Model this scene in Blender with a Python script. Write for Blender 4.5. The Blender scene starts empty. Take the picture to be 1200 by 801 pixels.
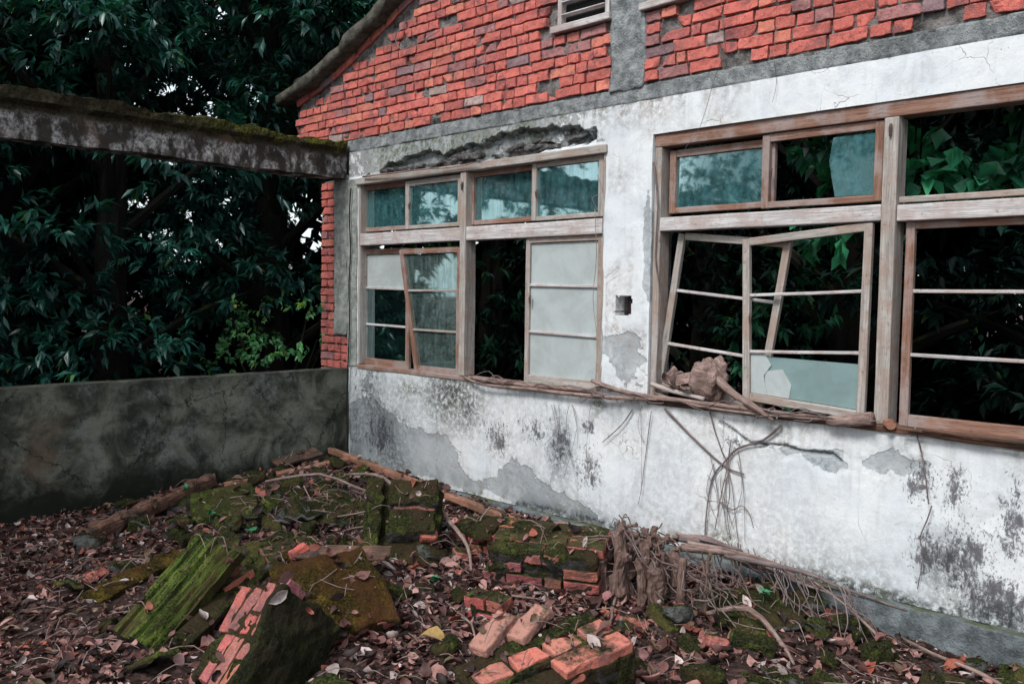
import bpy, math, random
import numpy as np
from mathutils import Vector, Matrix, Euler
from mathutils.bvhtree import BVHTree
R = math.radians
col = bpy.context.scene.collection
rnd = random.Random(7)
nr = np.random.default_rng(11)

# ------------------------------------------------------------------ camera
FPX, PITCH, ROLL, YAW = 1032.5, R(3.1165), R(0.8389), R(44.780)
CAM = np.array([6.600, -4.581, 1.540])
Fw = np.array([-math.sin(YAW)*math.cos(PITCH), math.cos(YAW)*math.cos(PITCH), -math.sin(PITCH)])
R0 = np.array([math.cos(YAW), math.sin(YAW), 0.0]); U0 = np.cross(R0, Fw)
Rt = R0*math.cos(ROLL)+U0*math.sin(ROLL); Up = -R0*math.sin(ROLL)+U0*math.cos(ROLL)
cd = bpy.data.cameras.new("camera"); cam = bpy.data.objects.new("camera", cd); col.objects.link(cam)
cam.matrix_world = Matrix(((Rt[0],Up[0],-Fw[0],CAM[0]),(Rt[1],Up[1],-Fw[1],CAM[1]),(Rt[2],Up[2],-Fw[2],CAM[2]),(0,0,0,1)))
cd.sensor_width = 36; cd.lens = 36*FPX/1200; cd.clip_end = 1000; cd.clip_start = .05
cd.dof.use_dof = False
bpy.context.scene.camera = cam

def WP(x, z, y):
    """a point measured on the wall face y=0, moved back to depth y"""
    k = (y-CAM[1])/(0-CAM[1])
    return CAM[0]+(x-CAM[0])*k, y, CAM[2]+(z-CAM[2])*k
def ray(u, v): return Fw*FPX+Rt*(u-600)+Up*(400.5-v)
def wall_at(u, v):
    D = ray(u, v); t = -CAM[1]/D[1]; return CAM[0]+D[0]*t, CAM[2]+D[2]*t

# ------------------------------------------------------------------ noise
def _h(i, j, k, s):
    n = (i*374761393+j*668265263+k*2147483647+s*974634777) & 0xffffffff
    n = ((n ^ (n >> 13))*1274126177) & 0xffffffff
    return ((n ^ (n >> 16)) & 0xffff)/65535.0
def noise(P, s=0):
    P = np.asarray(P, float); i = np.floor(P).astype(np.int64); f = P-i; f = f*f*(3-2*f)
    o = 0
    for a in (0, 1):
        for b in (0, 1):
            for c in (0, 1):
                w = (f[:, 0] if a else 1-f[:, 0])*(f[:, 1] if b else 1-f[:, 1])*(f[:, 2] if c else 1-f[:, 2])
                o = o+w*_h(i[:, 0]+a, i[:, 1]+b, i[:, 2]+c, s)
    return o*2-1
def fbm(P, s=0, o=4):
    P = np.asarray(P, float); r = 0; a = .5
    for q in range(o): r = r+a*noise(P*(2**q)+q*17.3, s+q); a *= .5
    return r
def sst(a, b, x): t = np.clip((x-a)/(b-a), 0, 1); return t*t*(3-2*t)

# ------------------------------------------------------------------ mesh helpers
class MB:
    def __init__(s): s.v = []; s.f = []; s.c = []; s.g = []; s.n = 0
    def add(s, v, f, c=(1, 1, 1), g=None):
        v = np.asarray(v, float)
        s.v.append(v); s.c.append(np.broadcast_to(np.asarray(c, float), (len(v), 3)))
        s.g.append(v if g is None else g)
        n = s.n; s.f.extend([tuple(i+n for i in q) for q in f]); s.n += len(v)
    def build(s, name, mat, parent=None, smooth=False):
        V = np.concatenate(s.v); C = np.concatenate(s.c); G = np.concatenate(s.g)
        me = bpy.data.meshes.new(name); me.from_pydata(V.tolist(), [], s.f)
        return fin(me, name, mat, parent, C, G, smooth)
def fin(me, name, mat, parent=None, C=None, G=None, smooth=False):
    n = len(me.vertices)
    if C is not None:
        a = me.attributes.new('tint', 'FLOAT_COLOR', 'POINT')
        a.data.foreach_set('color', np.concatenate([C, np.ones((n, 1))], 1).astype(np.float32).ravel())
    if G is not None:
        a = me.attributes.new('grain', 'FLOAT_VECTOR', 'POINT'); a.data.foreach_set('vector', np.asarray(G, np.float32).ravel())
    if smooth: me.polygons.foreach_set('use_smooth', np.ones(len(me.polygons), bool))
    me.materials.append(mat); me.update()
    o = bpy.data.objects.new(name, me); col.objects.link(o)
    if parent: o.parent = parent
    return o
def tag(o, label=None, cat=None, group=None, kind=None):
    if label: o['label'] = label
    if cat: o['category'] = cat
    if group: o['group'] = group
    if kind: o['kind'] = kind
    elif cat: o['kind'] = 'thing'
    return o
def empty(name, loc=(0, 0, 0), label=None, cat=None, group=None):
    o = bpy.data.objects.new(name, None); col.objects.link(o); o.location = loc; o.empty_display_size = .1
    return tag(o, label, cat, group)
def kids(o): return [c for c in bpy.data.objects if c.parent == o]

_lat = {}
def lattice(nx, ny, nz):
    k = (nx, ny, nz)
    if k in _lat: return _lat[k]
    idx = {}; pts = []; F = []
    def vid(a, b, c):
        if (a, b, c) not in idx: idx[(a, b, c)] = len(pts); pts.append((2*a/nx-1, 2*b/ny-1, 2*c/nz-1))
        return idx[(a, b, c)]
    for c in (0, nz):
        for a in range(nx):
            for b in range(ny):
                q = [vid(a, b, c), vid(a+1, b, c), vid(a+1, b+1, c), vid(a, b+1, c)]; F.append(q if c else q[::-1])
    for b in (0, ny):
        for a in range(nx):
            for c in range(nz):
                q = [vid(a, b, c), vid(a+1, b, c), vid(a+1, b, c+1), vid(a, b, c+1)]; F.append(q if not b else q[::-1])
    for a in (0, nx):
        for b in range(ny):
            for c in range(nz):
                q = [vid(a, b, c), vid(a, b+1, c), vid(a, b+1, c+1), vid(a, b, c+1)]; F.append(q if a else q[::-1])
    _lat[k] = (np.array(pts), F); return _lat[k]
def rbox(size, r=.004, n=(2, 2, 2), amp=0, fr=10, seed=0):
    h = np.array(size)/2; L, F = lattice(*n); L = L.copy()
    r = min(r, h.min()*.9)
    # pull first/last rows close to the edges so the rounding stays tight
    for a in range(3):
        if n[a] >= 3:
            e = 2/n[a]; t = 1-min(r*1.1/h[a], e)
            m = np.isclose(np.abs(L[:, a]), 1-e); L[m, a] = np.sign(L[m, a])*t
    p = L*h; inner = np.clip(p, -(h-r), h-r); d = p-inner; l = np.linalg.norm(d, axis=1, keepdims=True); l[l == 0] = 1
    p = inner+d/l*r
    if amp:
        q = p*fr+seed*7.77
        p = p+np.stack([fbm(q, seed), fbm(q+31, seed+9), fbm(q+57, seed+23)], 1)*amp*2
    return p, F
def rotm(rx=0, ry=0, rz=0): return np.array(Euler((R(rx), R(ry), R(rz))).to_matrix())
def member(mb, a, b, w, t, r=.004, c=(1, 1, 1), amp=.0012, up=(0, 1, 0), seg=None):
    """wooden member from a to b; w = width in the face, t = thickness along 'up'"""
    a = np.array(a, float); b = np.array(b, float); d = b-a; L = np.linalg.norm(d); d /= L
    u = np.array(up, float); u = u-d*(u@d); u /= np.linalg.norm(u); s = np.cross(u, d)
    sd = rnd.randrange(1000)
    p, F = rbox((L, w, t), r, (seg or max(3, int(L/.12)), 3, 3), amp, 6, sd)
    g = p+np.array([sd*.37, sd*.11, sd*.23])
    P = (a+b)/2+p[:, :1]*d+p[:, 1:2]*s+p[:, 2:3]*u
    mb.add(P, F, c, g)
def tube(mb, pts, rad, n=7, c=(1, 1, 1), rough=0, sub=3, seed=None):
    P = np.array(pts, float); m = len(P)
    if np.isscalar(rad): rad = [rad]*m
    rad = np.array(rad, float)
    if sub > 1 and m > 2:   # catmull-rom
        Q = []; RR = []
        for i in range(m-1):
            p0, p1, p2, p3 = P[max(i-1, 0)], P[i], P[i+1], P[min(i+2, m-1)]
            for k in range(sub):
                t = k/sub
                Q.append(.5*((2*p1)+(-p0+p2)*t+(2*p0-5*p1+4*p2-p3)*t*t+(-p0+3*p1-3*p2+p3)*t**3)); RR.append(rad[i]*(1-t)+rad[i+1]*t)
        Q.append(P[-1]); RR.append(rad[-1]); P = np.array(Q); rad = np.array(RR); m = len(P)
    T = np.gradient(P, axis=0); T /= np.linalg.norm(T, axis=1, keepdims=True)+1e-9
    u = np.cross(T[0], (0.3, .2, 1)); u /= np.linalg.norm(u)+1e-9
    V = []; G = []; s = 0
    off = rnd.random()*50
    for i in range(m):
        u = u-T[i]*(u@T[i]); u /= np.linalg.norm(u)+1e-9; w = np.cross(T[i], u)
        if i: s += np.linalg.norm(P[i]-P[i-1])
        a = np.arange(n)*2*math.pi/n
        V.append(P[i]+rad[i]*(np.cos(a)[:, None]*u+np.sin(a)[:, None]*w)); G.append(np.stack([np.full(n, s+off), np.cos(a)*rad[i]*1.5+off, np.sin(a)*rad[i]*1.5], 1))
    V = np.concatenate(V); G = np.concatenate(G)
    if rough: V = V+np.stack([fbm(V*25, 3), fbm(V*25+9, 5), fbm(V*25+19, 8)], 1)*rough
    F = [(i*n+k, i*n+(k+1) % n, (i+1)*n+(k+1) % n, (i+1)*n+k) for i in range(m-1) for k in range(n)]
    F.append(tuple(range(n))[::-1]); F.append(tuple((m-1)*n+k for k in range(n)))
    mb.add(V, F, c, G)

# ------------------------------------------------------------------ node helper
class NT:
    def __init__(s, name):
        s.m = bpy.data.materials.new(name); s.m.use_nodes = True; s.t = s.m.node_tree; s.t.nodes.clear()
        s.out = s.t.nodes.new('ShaderNodeOutputMaterial')
    def n(s, typ, **k):
        x = s.t.nodes.new('ShaderNode'+typ)
        for a, b in k.items(): setattr(x, a, b)
        return x
    def l(s, a, b): s.t.links.new(a, b)
    def inp(s, node, key, val):
        if val is None: return
        if hasattr(val, 'is_output'): s.l(val, node.inputs[key])
        else: node.inputs[key].default_value = val
    def attr(s, name): x = s.n('Attribute', attribute_name=name); return x
    def coord(s, which='Object'): return s.n('TexCoord').outputs[which]
    def map(s, vec, scale=(1, 1, 1), loc=(0, 0, 0)):
        x = s.n('Mapping'); s.l(vec, x.inputs[0]); x.inputs['Scale'].default_value = scale; x.inputs['Location'].default_value = loc; return x.outputs[0]
    def noise(s, vec, scale=5, det=6, rough=.6, dist=0, out=0):
        x = s.n('TexNoise'); s.inp(x, 'Vector', vec); x.inputs['Scale'].default_value = scale; x.inputs['Detail'].default_value = det
        x.inputs['Roughness'].default_value = rough; x.inputs['Distortion'].default_value = dist; return x.outputs[out]
    def vor(s, vec, scale=5, feature='F1', out='Distance'):
        x = s.n('TexVoronoi', feature=feature); s.inp(x, 'Vector', vec); x.inputs['Scale'].default_value = scale; return x.outputs[out]
    def ramp(s, f, a, b, ca=(0, 0, 0, 1), cb=(1, 1, 1, 1), mid=None):
        x = s.n('ValToRGB'); s.l(f, x.inputs[0]); e = x.color_ramp.elements
        e[0].position = a; e[0].color = ca; e[1].position = b; e[1].color = cb
        if mid:
            for p, c in mid: q = e.new(p); q.color = c
        return x.outputs[0]
    def sm(s, f, a, b):
        x = s.n('MapRange', interpolation_type='SMOOTHSTEP'); s.l(f, x.inputs[0]); x.inputs[1].default_value = a; x.inputs[2].default_value = b; return x.outputs[0]
    def math(s, op, a, b=None, clamp=False):
        x = s.n('Math', operation=op, use_clamp=clamp); s.inp(x, 0, a); s.inp(x, 1, b); return x.outputs[0]
    def mix(s, f, a, b, blend='MIX'):
        x = s.n('MixRGB', blend_type=blend); s.inp(x, 0, f); s.inp(x, 1, a if hasattr(a, 'is_output') else (*a, 1)[:4]); s.inp(x, 2, b if hasattr(b, 'is_output') else (*b, 1)[:4]); return x.outputs[0]
    def bump(s, h, st=.5, d=.01, nrm=None):
        x = s.n('Bump'); s.l(h, x.inputs['Height']); x.inputs['Strength'].default_value = st; x.inputs['Distance'].default_value = d
        if nrm: s.l(nrm, x.inputs['Normal'])
        return x.outputs[0]
    def bsdf(s, c, rough=.85, spec=.3, nrm=None, **k):
        x = s.n('BsdfPrincipled'); s.inp(x, 'Base Color', c if hasattr(c, 'is_output') else (*c, 1)[:4]); s.inp(x, 'Roughness', rough); x.inputs['Specular IOR Level'].default_value = spec
        if nrm: s.l(nrm, x.inputs['Normal'])
        for a, b in k.items(): s.inp(x, a, b)
        return x.outputs[0]
    def end(s, sh): s.l(sh, s.out.inputs[0]); return s.m
    def nz(s):
        g = s.n('NewGeometry'); x = s.n('SeparateXYZ'); s.l(g.outputs['Normal'], x.inputs[0]); return x.outputs[2]
    def pos(s): return s.n('NewGeometry').outputs['Position']

# ------------------------------------------------------------------ materials
def mat_plaster():
    t = NT('plaster'); p = t.pos()
    a = t.attr('masks').outputs['Color']; sep = t.n('SeparateColor'); t.l(a, sep.inputs[0]); peel, mold, green = sep.outputs
    b = t.attr('masks2').outputs['Color']; sep2 = t.n('SeparateColor'); t.l(b, sep2.inputs[0]); brown, dark, hl = sep2.outputs
    n1 = t.noise(p, 9, 8, .65); n2 = t.noise(p, 2.2, 5, .6); n3 = t.noise(p, 60, 6, .7); n4 = t.noise(p, 26, 8, .75, .4)
    c = t.mix(t.sm(n2, .3, .7), (.63, .68, .73), (.75, .775, .795))
    c = t.mix(t.math('MULTIPLY', t.sm(n1, .52, .72), .34), c, (.45, .48, .54)); c = t.mix(t.math('MULTIPLY', t.sm(t.noise(p, 120, 3, .6), .60, .72), .35), c, (.35, .34, .34))
    c = t.mix(t.math('MULTIPLY', t.sm(t.noise(p, 3.7, 7, .7, 1.0), .52, .66), .30), c, (.36, .36, .38))
    st = t.noise(t.map(p, (9, 9, 1.1)), 2.2, 6, .65)      # vertical run marks
    c = t.mix(t.math('MULTIPLY', t.sm(st, .52, .75), .28), c, (.33, .33, .35))
    # fine hairline cracks
    cr = t.vor(t.mix(.12, p, t.noise(p, 5, 4, .6, 0, 1)), 2.6, 'DISTANCE_TO_EDGE')
    crm = t.math('MULTIPLY', t.math('SUBTRACT', 1, t.sm(cr, .0, .006)), t.sm(n2, .5, .62))
    c = t.mix(t.math('MULTIPLY', crm, .45), c, (.12, .12, .12))
    # exposed grey render where the plaster has come off
    pm = t.sm(t.math('ADD', peel, t.math('ADD', t.math('MULTIPLY', t.math('SUBTRACT', n1, .5), .9), t.math('MULTIPLY', t.math('SUBTRACT', n4, .5), .5))), .47, .53)
    cem = t.mix(t.sm(n4, .32, .68), (.21, .25, .28), (.50, .54, .57)); cem = t.mix(t.math('MULTIPLY', t.sm(n2, .42, .6), .55), cem, (.56, .60, .63)); cem = t.mix(t.math('MULTIPLY', t.sm(n3, .55, .7), .5), cem, (.12, .13, .14))
    c = t.mix(pm, c, cem)
    # stains, plus cavity shade carried by the dark mask
    gm = t.math('MULTIPLY', green, t.sm(n4, .36, .62)); c = t.mix(gm, c, (.085, .095, .040))
    bm = t.math('MULTIPLY', brown, t.sm(n4, .33, .68)); c = t.mix(t.math('MULTIPLY', bm, .75), c, (.19, .12, .085))
    mn = t.noise(t.map(p, (1, 1, .5)), 26, 9, .80, .5); mg = t.noise(t.map(p, (1, 1, .4)), 7, 4, .6)
    mm = t.sm(t.math('ADD', mn, t.math('MULTIPLY', mold, t.math('ADD', -.12, t.math('MULTIPLY', mg, .58)))), .63, .72)
    sk = t.sm(t.math('ADD', t.noise(t.map(p, (1, 1, .6)), 85, 4, .65), t.math('ADD', t.math('MULTIPLY', mold, .17), t.math('MULTIPLY', t.math('SUBTRACT', n2, .5), .12))), .69, .73); mm = t.math('MAXIMUM', mm, t.math('MULTIPLY', sk, .85))
    c = t.mix(t.math('MULTIPLY', mm, .85), c, t.mix(t.sm(n3, .45, .7), (.028, .022, .032), (.12, .10, .13)))
    bl = t.math('MULTIPLY', dark, t.sm(n4, .30, .60)); c = t.mix(t.math('MULTIPLY', bl, .93), c, (.028, .036, .040))
    h = t.math('SUBTRACT', t.math('MULTIPLY', n3, .25), t.math('MULTIPLY', pm, 1.0)); h = t.math('ADD', h, t.math('MULTIPLY', n1, .5))
    h = t.math('SUBTRACT', h, t.math('MULTIPLY', mm, .2)); h = t.math('SUBTRACT', h, t.math('MULTIPLY', crm, .5))
    return t.end(t.bsdf(c, .88, .25, t.bump(h, .7, .009)))
def mat_cement(name, c1, c2, moss=0.0, bump=.012, sc=1.0):
    t = NT(name); p = t.coord('Object') if name != 'world' else t.pos(); p = t.pos()
    n1 = t.noise(p, 14*sc, 8, .7); n2 = t.noise(p, 3*sc, 5, .6); n3 = t.noise(p, 80*sc, 5, .7)
    c = t.mix(t.sm(n1, .32, .68), c1, c2); c = t.mix(t.math('MULTIPLY', t.sm(n2, .5, .72), .5), c, tuple(.35*x for x in c1))
    if moss:
        up = t.math('ADD', t.math('MULTIPLY', t.nz(), .5), t.math('SUBTRACT', n2, .2))
        m = t.sm(up, .75-moss*.35, .98-moss*.35); c = t.mix(m, c, t.mix(n3, (.03, .045, .012), (.12, .14, .03)))
    pit = t.sm(t.vor(p, 55*sc), .0, .28); c = t.mix(t.math('MULTIPLY', t.math('SUBTRACT', 1, pit), .55), c, tuple(.25*x for x in c1))
    c = t.mix(t.math('MULTIPLY', t.sm(n3, .56, .68), .4), c, tuple(min(1, 1.35*x) for x in c2))
    h = t.math('ADD', t.math('ADD', n1, t.math('MULTIPLY', n3, .5)), t.math('MULTIPLY', pit, .25))
    return t.end(t.bsdf(c, .93, .2, t.bump(h, 1.0, bump*1.6)))
def mat_darkwall():
    t = NT('stained_cement'); p = t.pos()
    n1 = t.noise(p, 3.0, 8, .68, .5); n2 = t.noise(t.map(p, (5, 5, .9)), 2.6, 7, .66); n3 = t.noise(p, 34, 7, .7); n4 = t.noise(t.map(p, (1, 1, 2.2)), 1.7, 6, .6)
    c = t.mix(t.sm(n1, .36, .64), (.034, .036, .028), (.165, .168, .138))
    n5 = t.noise(p, 2.1, 8, .74, .2); n6 = t.noise(p, 11, 7, .75); c = t.mix(t.math('MULTIPLY', t.math('MULTIPLY', t.sm(n5, .50, .62), t.sm(n6, .40, .60)), .75), c, (.20, .22, .21)); c = t.mix(t.math('MULTIPLY', t.sm(n2, .60, .76), .3), c, (.22, .24, .23)); c = t.mix(t.math('MULTIPLY', t.sm(n6, .54, .64), .6), c, (.02, .022, .018)); c = t.mix(t.math('MULTIPLY', t.sm(t.noise(p, 1.3, 5, .6), .60, .72), .5), c, (.13, .075, .045)); ck = t.vor(t.mix(.25, p, t.noise(p, 4, 5, .7, 0, 1)), 1.6, 'DISTANCE_TO_EDGE'); c = t.mix(t.math('MULTIPLY', t.math('SUBTRACT', 1, t.sm(ck, 0, .012)), .8), c, (.008, .008, .008))
    c = t.mix(t.math('MULTIPLY', t.sm(n3, .56, .68), .45), c, (.012, .014, .012))
    c = t.mix(t.math('MULTIPLY', t.sm(n4, .52, .68), .75), c, (.014, .017, .014))
    x = t.n('SeparateXYZ'); t.l(p, x.inputs[0])
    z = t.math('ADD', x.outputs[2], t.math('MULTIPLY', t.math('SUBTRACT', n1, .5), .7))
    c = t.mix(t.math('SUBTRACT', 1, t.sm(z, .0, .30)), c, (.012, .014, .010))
    up = t.sm(t.math('ADD', z, t.math('MULTIPLY', n3, .12)), .84, .98); c = t.mix(t.math('MULTIPLY', up, .35), c, (.035, .042, .018))
    h = t.math('ADD', t.math('MULTIPLY', n1, 1), t.math('MULTIPLY', n3, .3))
    return t.end(t.bsdf(c, .9, .2, t.bump(h, .7, .012)))
def mat_beam():
    t = NT('mossy_beam'); p = t.pos(); x = t.n('SeparateXYZ'); t.l(p, x.inputs[0])
    n1 = t.noise(t.map(p, (1, 1, .6)), 6.5, 8, .7); n3 = t.noise(p, 45, 7, .7); n2 = t.noise(p, 3, 5, .6)
    c = t.mix(t.sm(n1, .44, .60), (.040, .034, .028), (.46, .45, .45)); c = t.mix(t.math('MULTIPLY', t.sm(n3, .44, .60), .75), c, (.045, .042, .040)); c = t.mix(t.math('MULTIPLY', t.sm(t.noise(p, 18, 7, .8), .53, .63), .7), c, (.05, .044, .038))
    c = t.mix(t.math('MULTIPLY', t.sm(n2, .56, .68), .5), c, (.14, .075, .05))
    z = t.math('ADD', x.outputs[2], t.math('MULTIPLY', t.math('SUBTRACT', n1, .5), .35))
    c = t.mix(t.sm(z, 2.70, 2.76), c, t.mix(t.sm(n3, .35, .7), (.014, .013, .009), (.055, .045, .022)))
    yy = t.sm(t.math('ADD', x.outputs[1], t.math('MULTIPLY', n2, .8)), -1.5, .1)
    c = t.mix(t.math('MULTIPLY', yy, t.sm(z, 2.78, 2.84)), c, t.mix(t.sm(n3, .4, .65), (.03, .04, .008), (.17, .17, .025)))
    return t.end(t.bsdf(c, .95, .15, t.bump(t.math('ADD', n1, n3), .9, .018)))
def mat_brick(name='brick', moss=0.0):
    t = NT(name); p = t.coord('Object'); c = t.attr('tint').outputs['Color']
    n1 = t.noise(p, 30, 7, .7); n2 = t.noise(p, 7, 6, .65); n3 = t.noise(p, 130, 4, .7)
    c = t.mix(t.math('MULTIPLY', t.sm(n1, .50, .68), .6), c, (.17, .05, .045)); c = t.mix(t.math('MULTIPLY', t.sm(t.noise(t.pos(), 1.6, 6, .7), .50, .66), .45), c, (.16, .10, .10))
    c = t.mix(t.math('MULTIPLY', t.sm(n3, .50, .64), .5), c, (.52, .33, .31))
    c = t.mix(t.math('MULTIPLY', t.sm(n2, .50, .66), .62), c, (.11, .075, .085))
    if moss:
        up = t.math('ADD', t.math('MULTIPLY', t.nz(), .42), t.math('ADD', t.math('MULTIPLY', n2, .6), t.math('MULTIPLY', n3, .15)))
        m = t.sm(up, .80-moss*.3, .92-moss*.3)
        c = t.mix(m, c, mosscol(t, p))
    h = t.math('ADD', n1, t.math('MULTIPLY', n3, .5))
    return t.end(t.bsdf(c, .9, .2, t.bump(h, 1, .010)))
def mosscol(t, p):
    a = t.noise(p, 9, 6, .7); b = t.noise(p, 95, 5, .75); d = t.noise(p, 3.2, 3, .5)
    c = t.mix(t.sm(b, .40, .64), (.008, .010, .004), (.052, .058, .020))
    c = t.mix(t.math('MULTIPLY', t.math('MULTIPLY', t.sm(a, .48, .66), t.sm(b, .36, .56)), .8), c, (.125, .145, .034))
    return t.mix(t.math('MULTIPLY', t.sm(d, .42, .60), .72), c, (.055, .036, .022))
def mat_moss(name, dark=0.0, amount=.7, base1=(.07, .065, .06), base2=(.16, .15, .14), bright=1.0, streak=False):
    t = NT(name); p = t.coord('Object'); n2 = t.noise(p, 6, 7, .68); n3 = t.noise(p, 70, 6, .75); n4 = t.noise(p, 22, 6, .7)
    base = t.mix(t.sm(n4, .35, .65), base1, base2)
    up = t.math('ADD', t.math('MULTIPLY', t.nz(), .42), n2); m = t.sm(t.math('ADD', up, t.math('MULTIPLY', n3, .2)), .98-amount*.62, 1.08-amount*.62)
    mc = mosscol(t, p)
    if bright != 1: mc = t.mix(1, mc, (bright, bright*1.1, bright*.9) if bright > 1 else (1.5, .95, .7), 'MULTIPLY')
    if streak: mc = t.mix(t.math('MULTIPLY', t.sm(t.noise(t.map(p, (1.5, 22, 1)), 3, 4, .6), .5, .62), .7), mc, (.12, .20, .035))
    c = t.mix(m, base, mc)
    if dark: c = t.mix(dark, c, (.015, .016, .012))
    h = t.math('ADD', t.math('MULTIPLY', n3, .8), n4); h = t.math('ADD', h, t.math('MULTIPLY', m, .5))
    return t.end(t.bsdf(c, .97, .1, t.bump(h, 1.0, .022)))
def mat_wood(name, c1, c2, c3, ed=.5):
    t = NT(name); g = t.attr('grain').outputs['Vector']; p = t.pos()
    n1 = t.noise(t.map(g, (3.0, 70, 70)), 1, 7, .7, .3); n2 = t.noise(p, 4, 6, .65); n3 = t.noise(t.map(g, (14, 160, 160)), 1, 5, .7); n4 = t.noise(p, 32, 6, .7)
    c = t.mix(t.sm(n1, .34, .66), c1, c2); c = t.mix(t.math('MULTIPLY', t.sm(n2, .44, .60), .8), c, c3)
    c = t.mix(t.math('MULTIPLY', t.sm(n3, .53, .7), .55), c, tuple(.25*x for x in c1)); c = t.mix(t.math('MULTIPLY', t.sm(n4, .58, .7), .5), c, tuple(.3*x for x in c3))
    return t.end(t.bsdf(c, .85, .2, t.bump(t.math('ADD', n1, n3), .6, .004)))
def mat_bark(name, c1, c2, moss=False, sc=1.0):
    t = NT(name); g = t.attr('grain').outputs['Vector']; p = t.pos()
    n1 = t.noise(t.map(g, (8*sc, 45*sc, 45*sc)), 1, 8, .75, .4); n2 = t.noise(p, 18*sc, 6, .7)
    c = t.mix(t.sm(n1, .33, .68), c1, c2); c = t.mix(t.math('MULTIPLY', t.sm(n2, .5, .7), .5), c, tuple(.3*x for x in c1))
    if moss: c = t.mix(t.sm(t.math('ADD', t.math('MULTIPLY', t.nz(), .3), n2), .62, .82), c, (.04, .055, .015))
    return t.end(t.bsdf(c, .9, .2, t.bump(t.math('ADD', n1, n2), .9, .008/sc)))
def mat_leaf(name, c1, c2, rough=.35, spec=.5, trans=.25):
    t = NT(name); a = t.attr('tint').outputs['Color']; c = t.mix(1, a, c1, 'MULTIPLY')
    n = t.noise(t.pos(), 3, 3, .6); c = t.mix(t.sm(n, .35, .65), c, t.mix(1, a, c2, 'MULTIPLY'))
    s = t.bsdf(c, rough, spec); tr = t.n('BsdfTranslucent'); t.l(t.mix(1, c, (1.0, 1.3, .7), 'MULTIPLY'), tr.inputs[0])
    x = t.n('MixShader'); x.inputs[0].default_value = trans; t.l(s, x.inputs[1]); t.l(tr.outputs[0], x.inputs[2]); return t.end(x.outputs[0])
def mat_litter():
    t = NT('dry_leaf'); c = t.attr('tint').outputs['Color']; n = t.noise(t.pos(), 60, 5, .7)
    c = t.mix(t.math('MULTIPLY', t.sm(n, .45, .7), .55), c, t.mix(1, c, (.3, .25, .25), 'MULTIPLY'))
    s = t.bsdf(c, .6, .35, t.bump(n, .5, .004)); tr = t.n('BsdfTranslucent'); t.l(c, tr.inputs[0])
    x = t.n('MixShader'); x.inputs[0].default_value = .15; t.l(s, x.inputs[1]); t.l(tr.outputs[0], x.inputs[2]); return t.end(x.outputs[0])
def mat_ground():
    t = NT('leaf_soil'); p = t.pos(); n1 = t.noise(p, 30, 8, .75); n2 = t.noise(p, 4, 6, .65); v = t.vor(p, 38, 'F1', 'Color')
    hs = t.n('SeparateColor'); t.l(v, hs.inputs[0])
    c = t.mix(t.sm(n1, .35, .65), (.016, .011, .010), (.075, .048, .042)); c = t.mix(t.math('MULTIPLY', t.sm(hs.outputs[0], .75, .8), .6), c, (.15, .085, .08))
    c = t.mix(t.math('MULTIPLY', t.sm(n2, .56, .68), .6), c, (.028, .036, .010))
    return t.end(t.bsdf(c, .95, .1, t.bump(t.math('ADD', n1, hs.outputs[1]), 1, .02)))
def mat_glass(name, film=.4, tint=(.10, .30, .32), frost=False):
    t = NT(name); p = t.pos()
    n1 = t.noise(p, 5, 7, .7, .6); n2 = t.noise(p, 34, 8, .75); st = t.noise(t.map(p, (9, 9, 1)), 3, 5, .6)
    if frost:
        c = t.mix(t.sm(n1, .35, .7), tuple(1.0*x for x in tint), tuple(.80*x for x in tint)); c = t.mix(t.math('MULTIPLY', t.sm(n2, .55, .75), .18), c, (.3, .33, .33))
        b = t.bsdf(c, .42, .45); tr = t.n('BsdfTranslucent'); t.l(c, tr.inputs[0]); x = t.n('MixShader'); x.inputs[0].default_value = .30
        t.l(b, x.inputs[1]); t.l(tr.outputs[0], x.inputs[2]); return t.end(x.outputs[0])
    dif = t.n('BsdfDiffuse'); t.l(t.mix(t.sm(n2, .4, .7), tint, tuple(min(1, 1.9*x) for x in tint)), dif.inputs[0])  # teal film: grime plus tree and sky reflections put into the colour
    tp = t.n('BsdfTransparent'); tp.inputs[0].default_value = (.62, .78, .78, 1)
    gl = t.n('BsdfGlossy'); gl.inputs['Roughness'].default_value = .03; gl.inputs[0].default_value = (.44, .60, .62, 1)
    f = t.n('Fresnel'); f.inputs[0].default_value = 1.75; t.l(t.bump(n1, .03, .01), f.inputs[1])
    a = t.n('MixShader'); t.l(t.math('MULTIPLY', f.outputs[0], 1.6, True), a.inputs[0]); t.l(tp.outputs[0], a.inputs[1]); t.l(gl.outputs[0], a.inputs[2])
    d = t.math('ADD', t.math('MULTIPLY', t.sm(t.math('ADD', t.math('MULTIPLY', n1, .5), t.math('MULTIPLY', st, .5)), .36, .62), film), film*.45)
    x = t.n('MixShader'); t.l(d, x.inputs[0]); t.l(a.outputs[0], x.inputs[1]); t.l(dif.outputs[0], x.inputs[2]); return t.end(x.outputs[0])
def mat_plain(name, c, rough=.7, spec=.3, sc=40, metal=0):
    t = NT(name); n = t.noise(t.pos(), sc, 6, .7); cc = t.mix(t.sm(n, .4, .7), c, tuple(.5*x for x in c))
    return t.end(t.bsdf(cc, rough, spec, t.bump(n, .4, .003), **({'Metallic': metal} if metal else {})))

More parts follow.
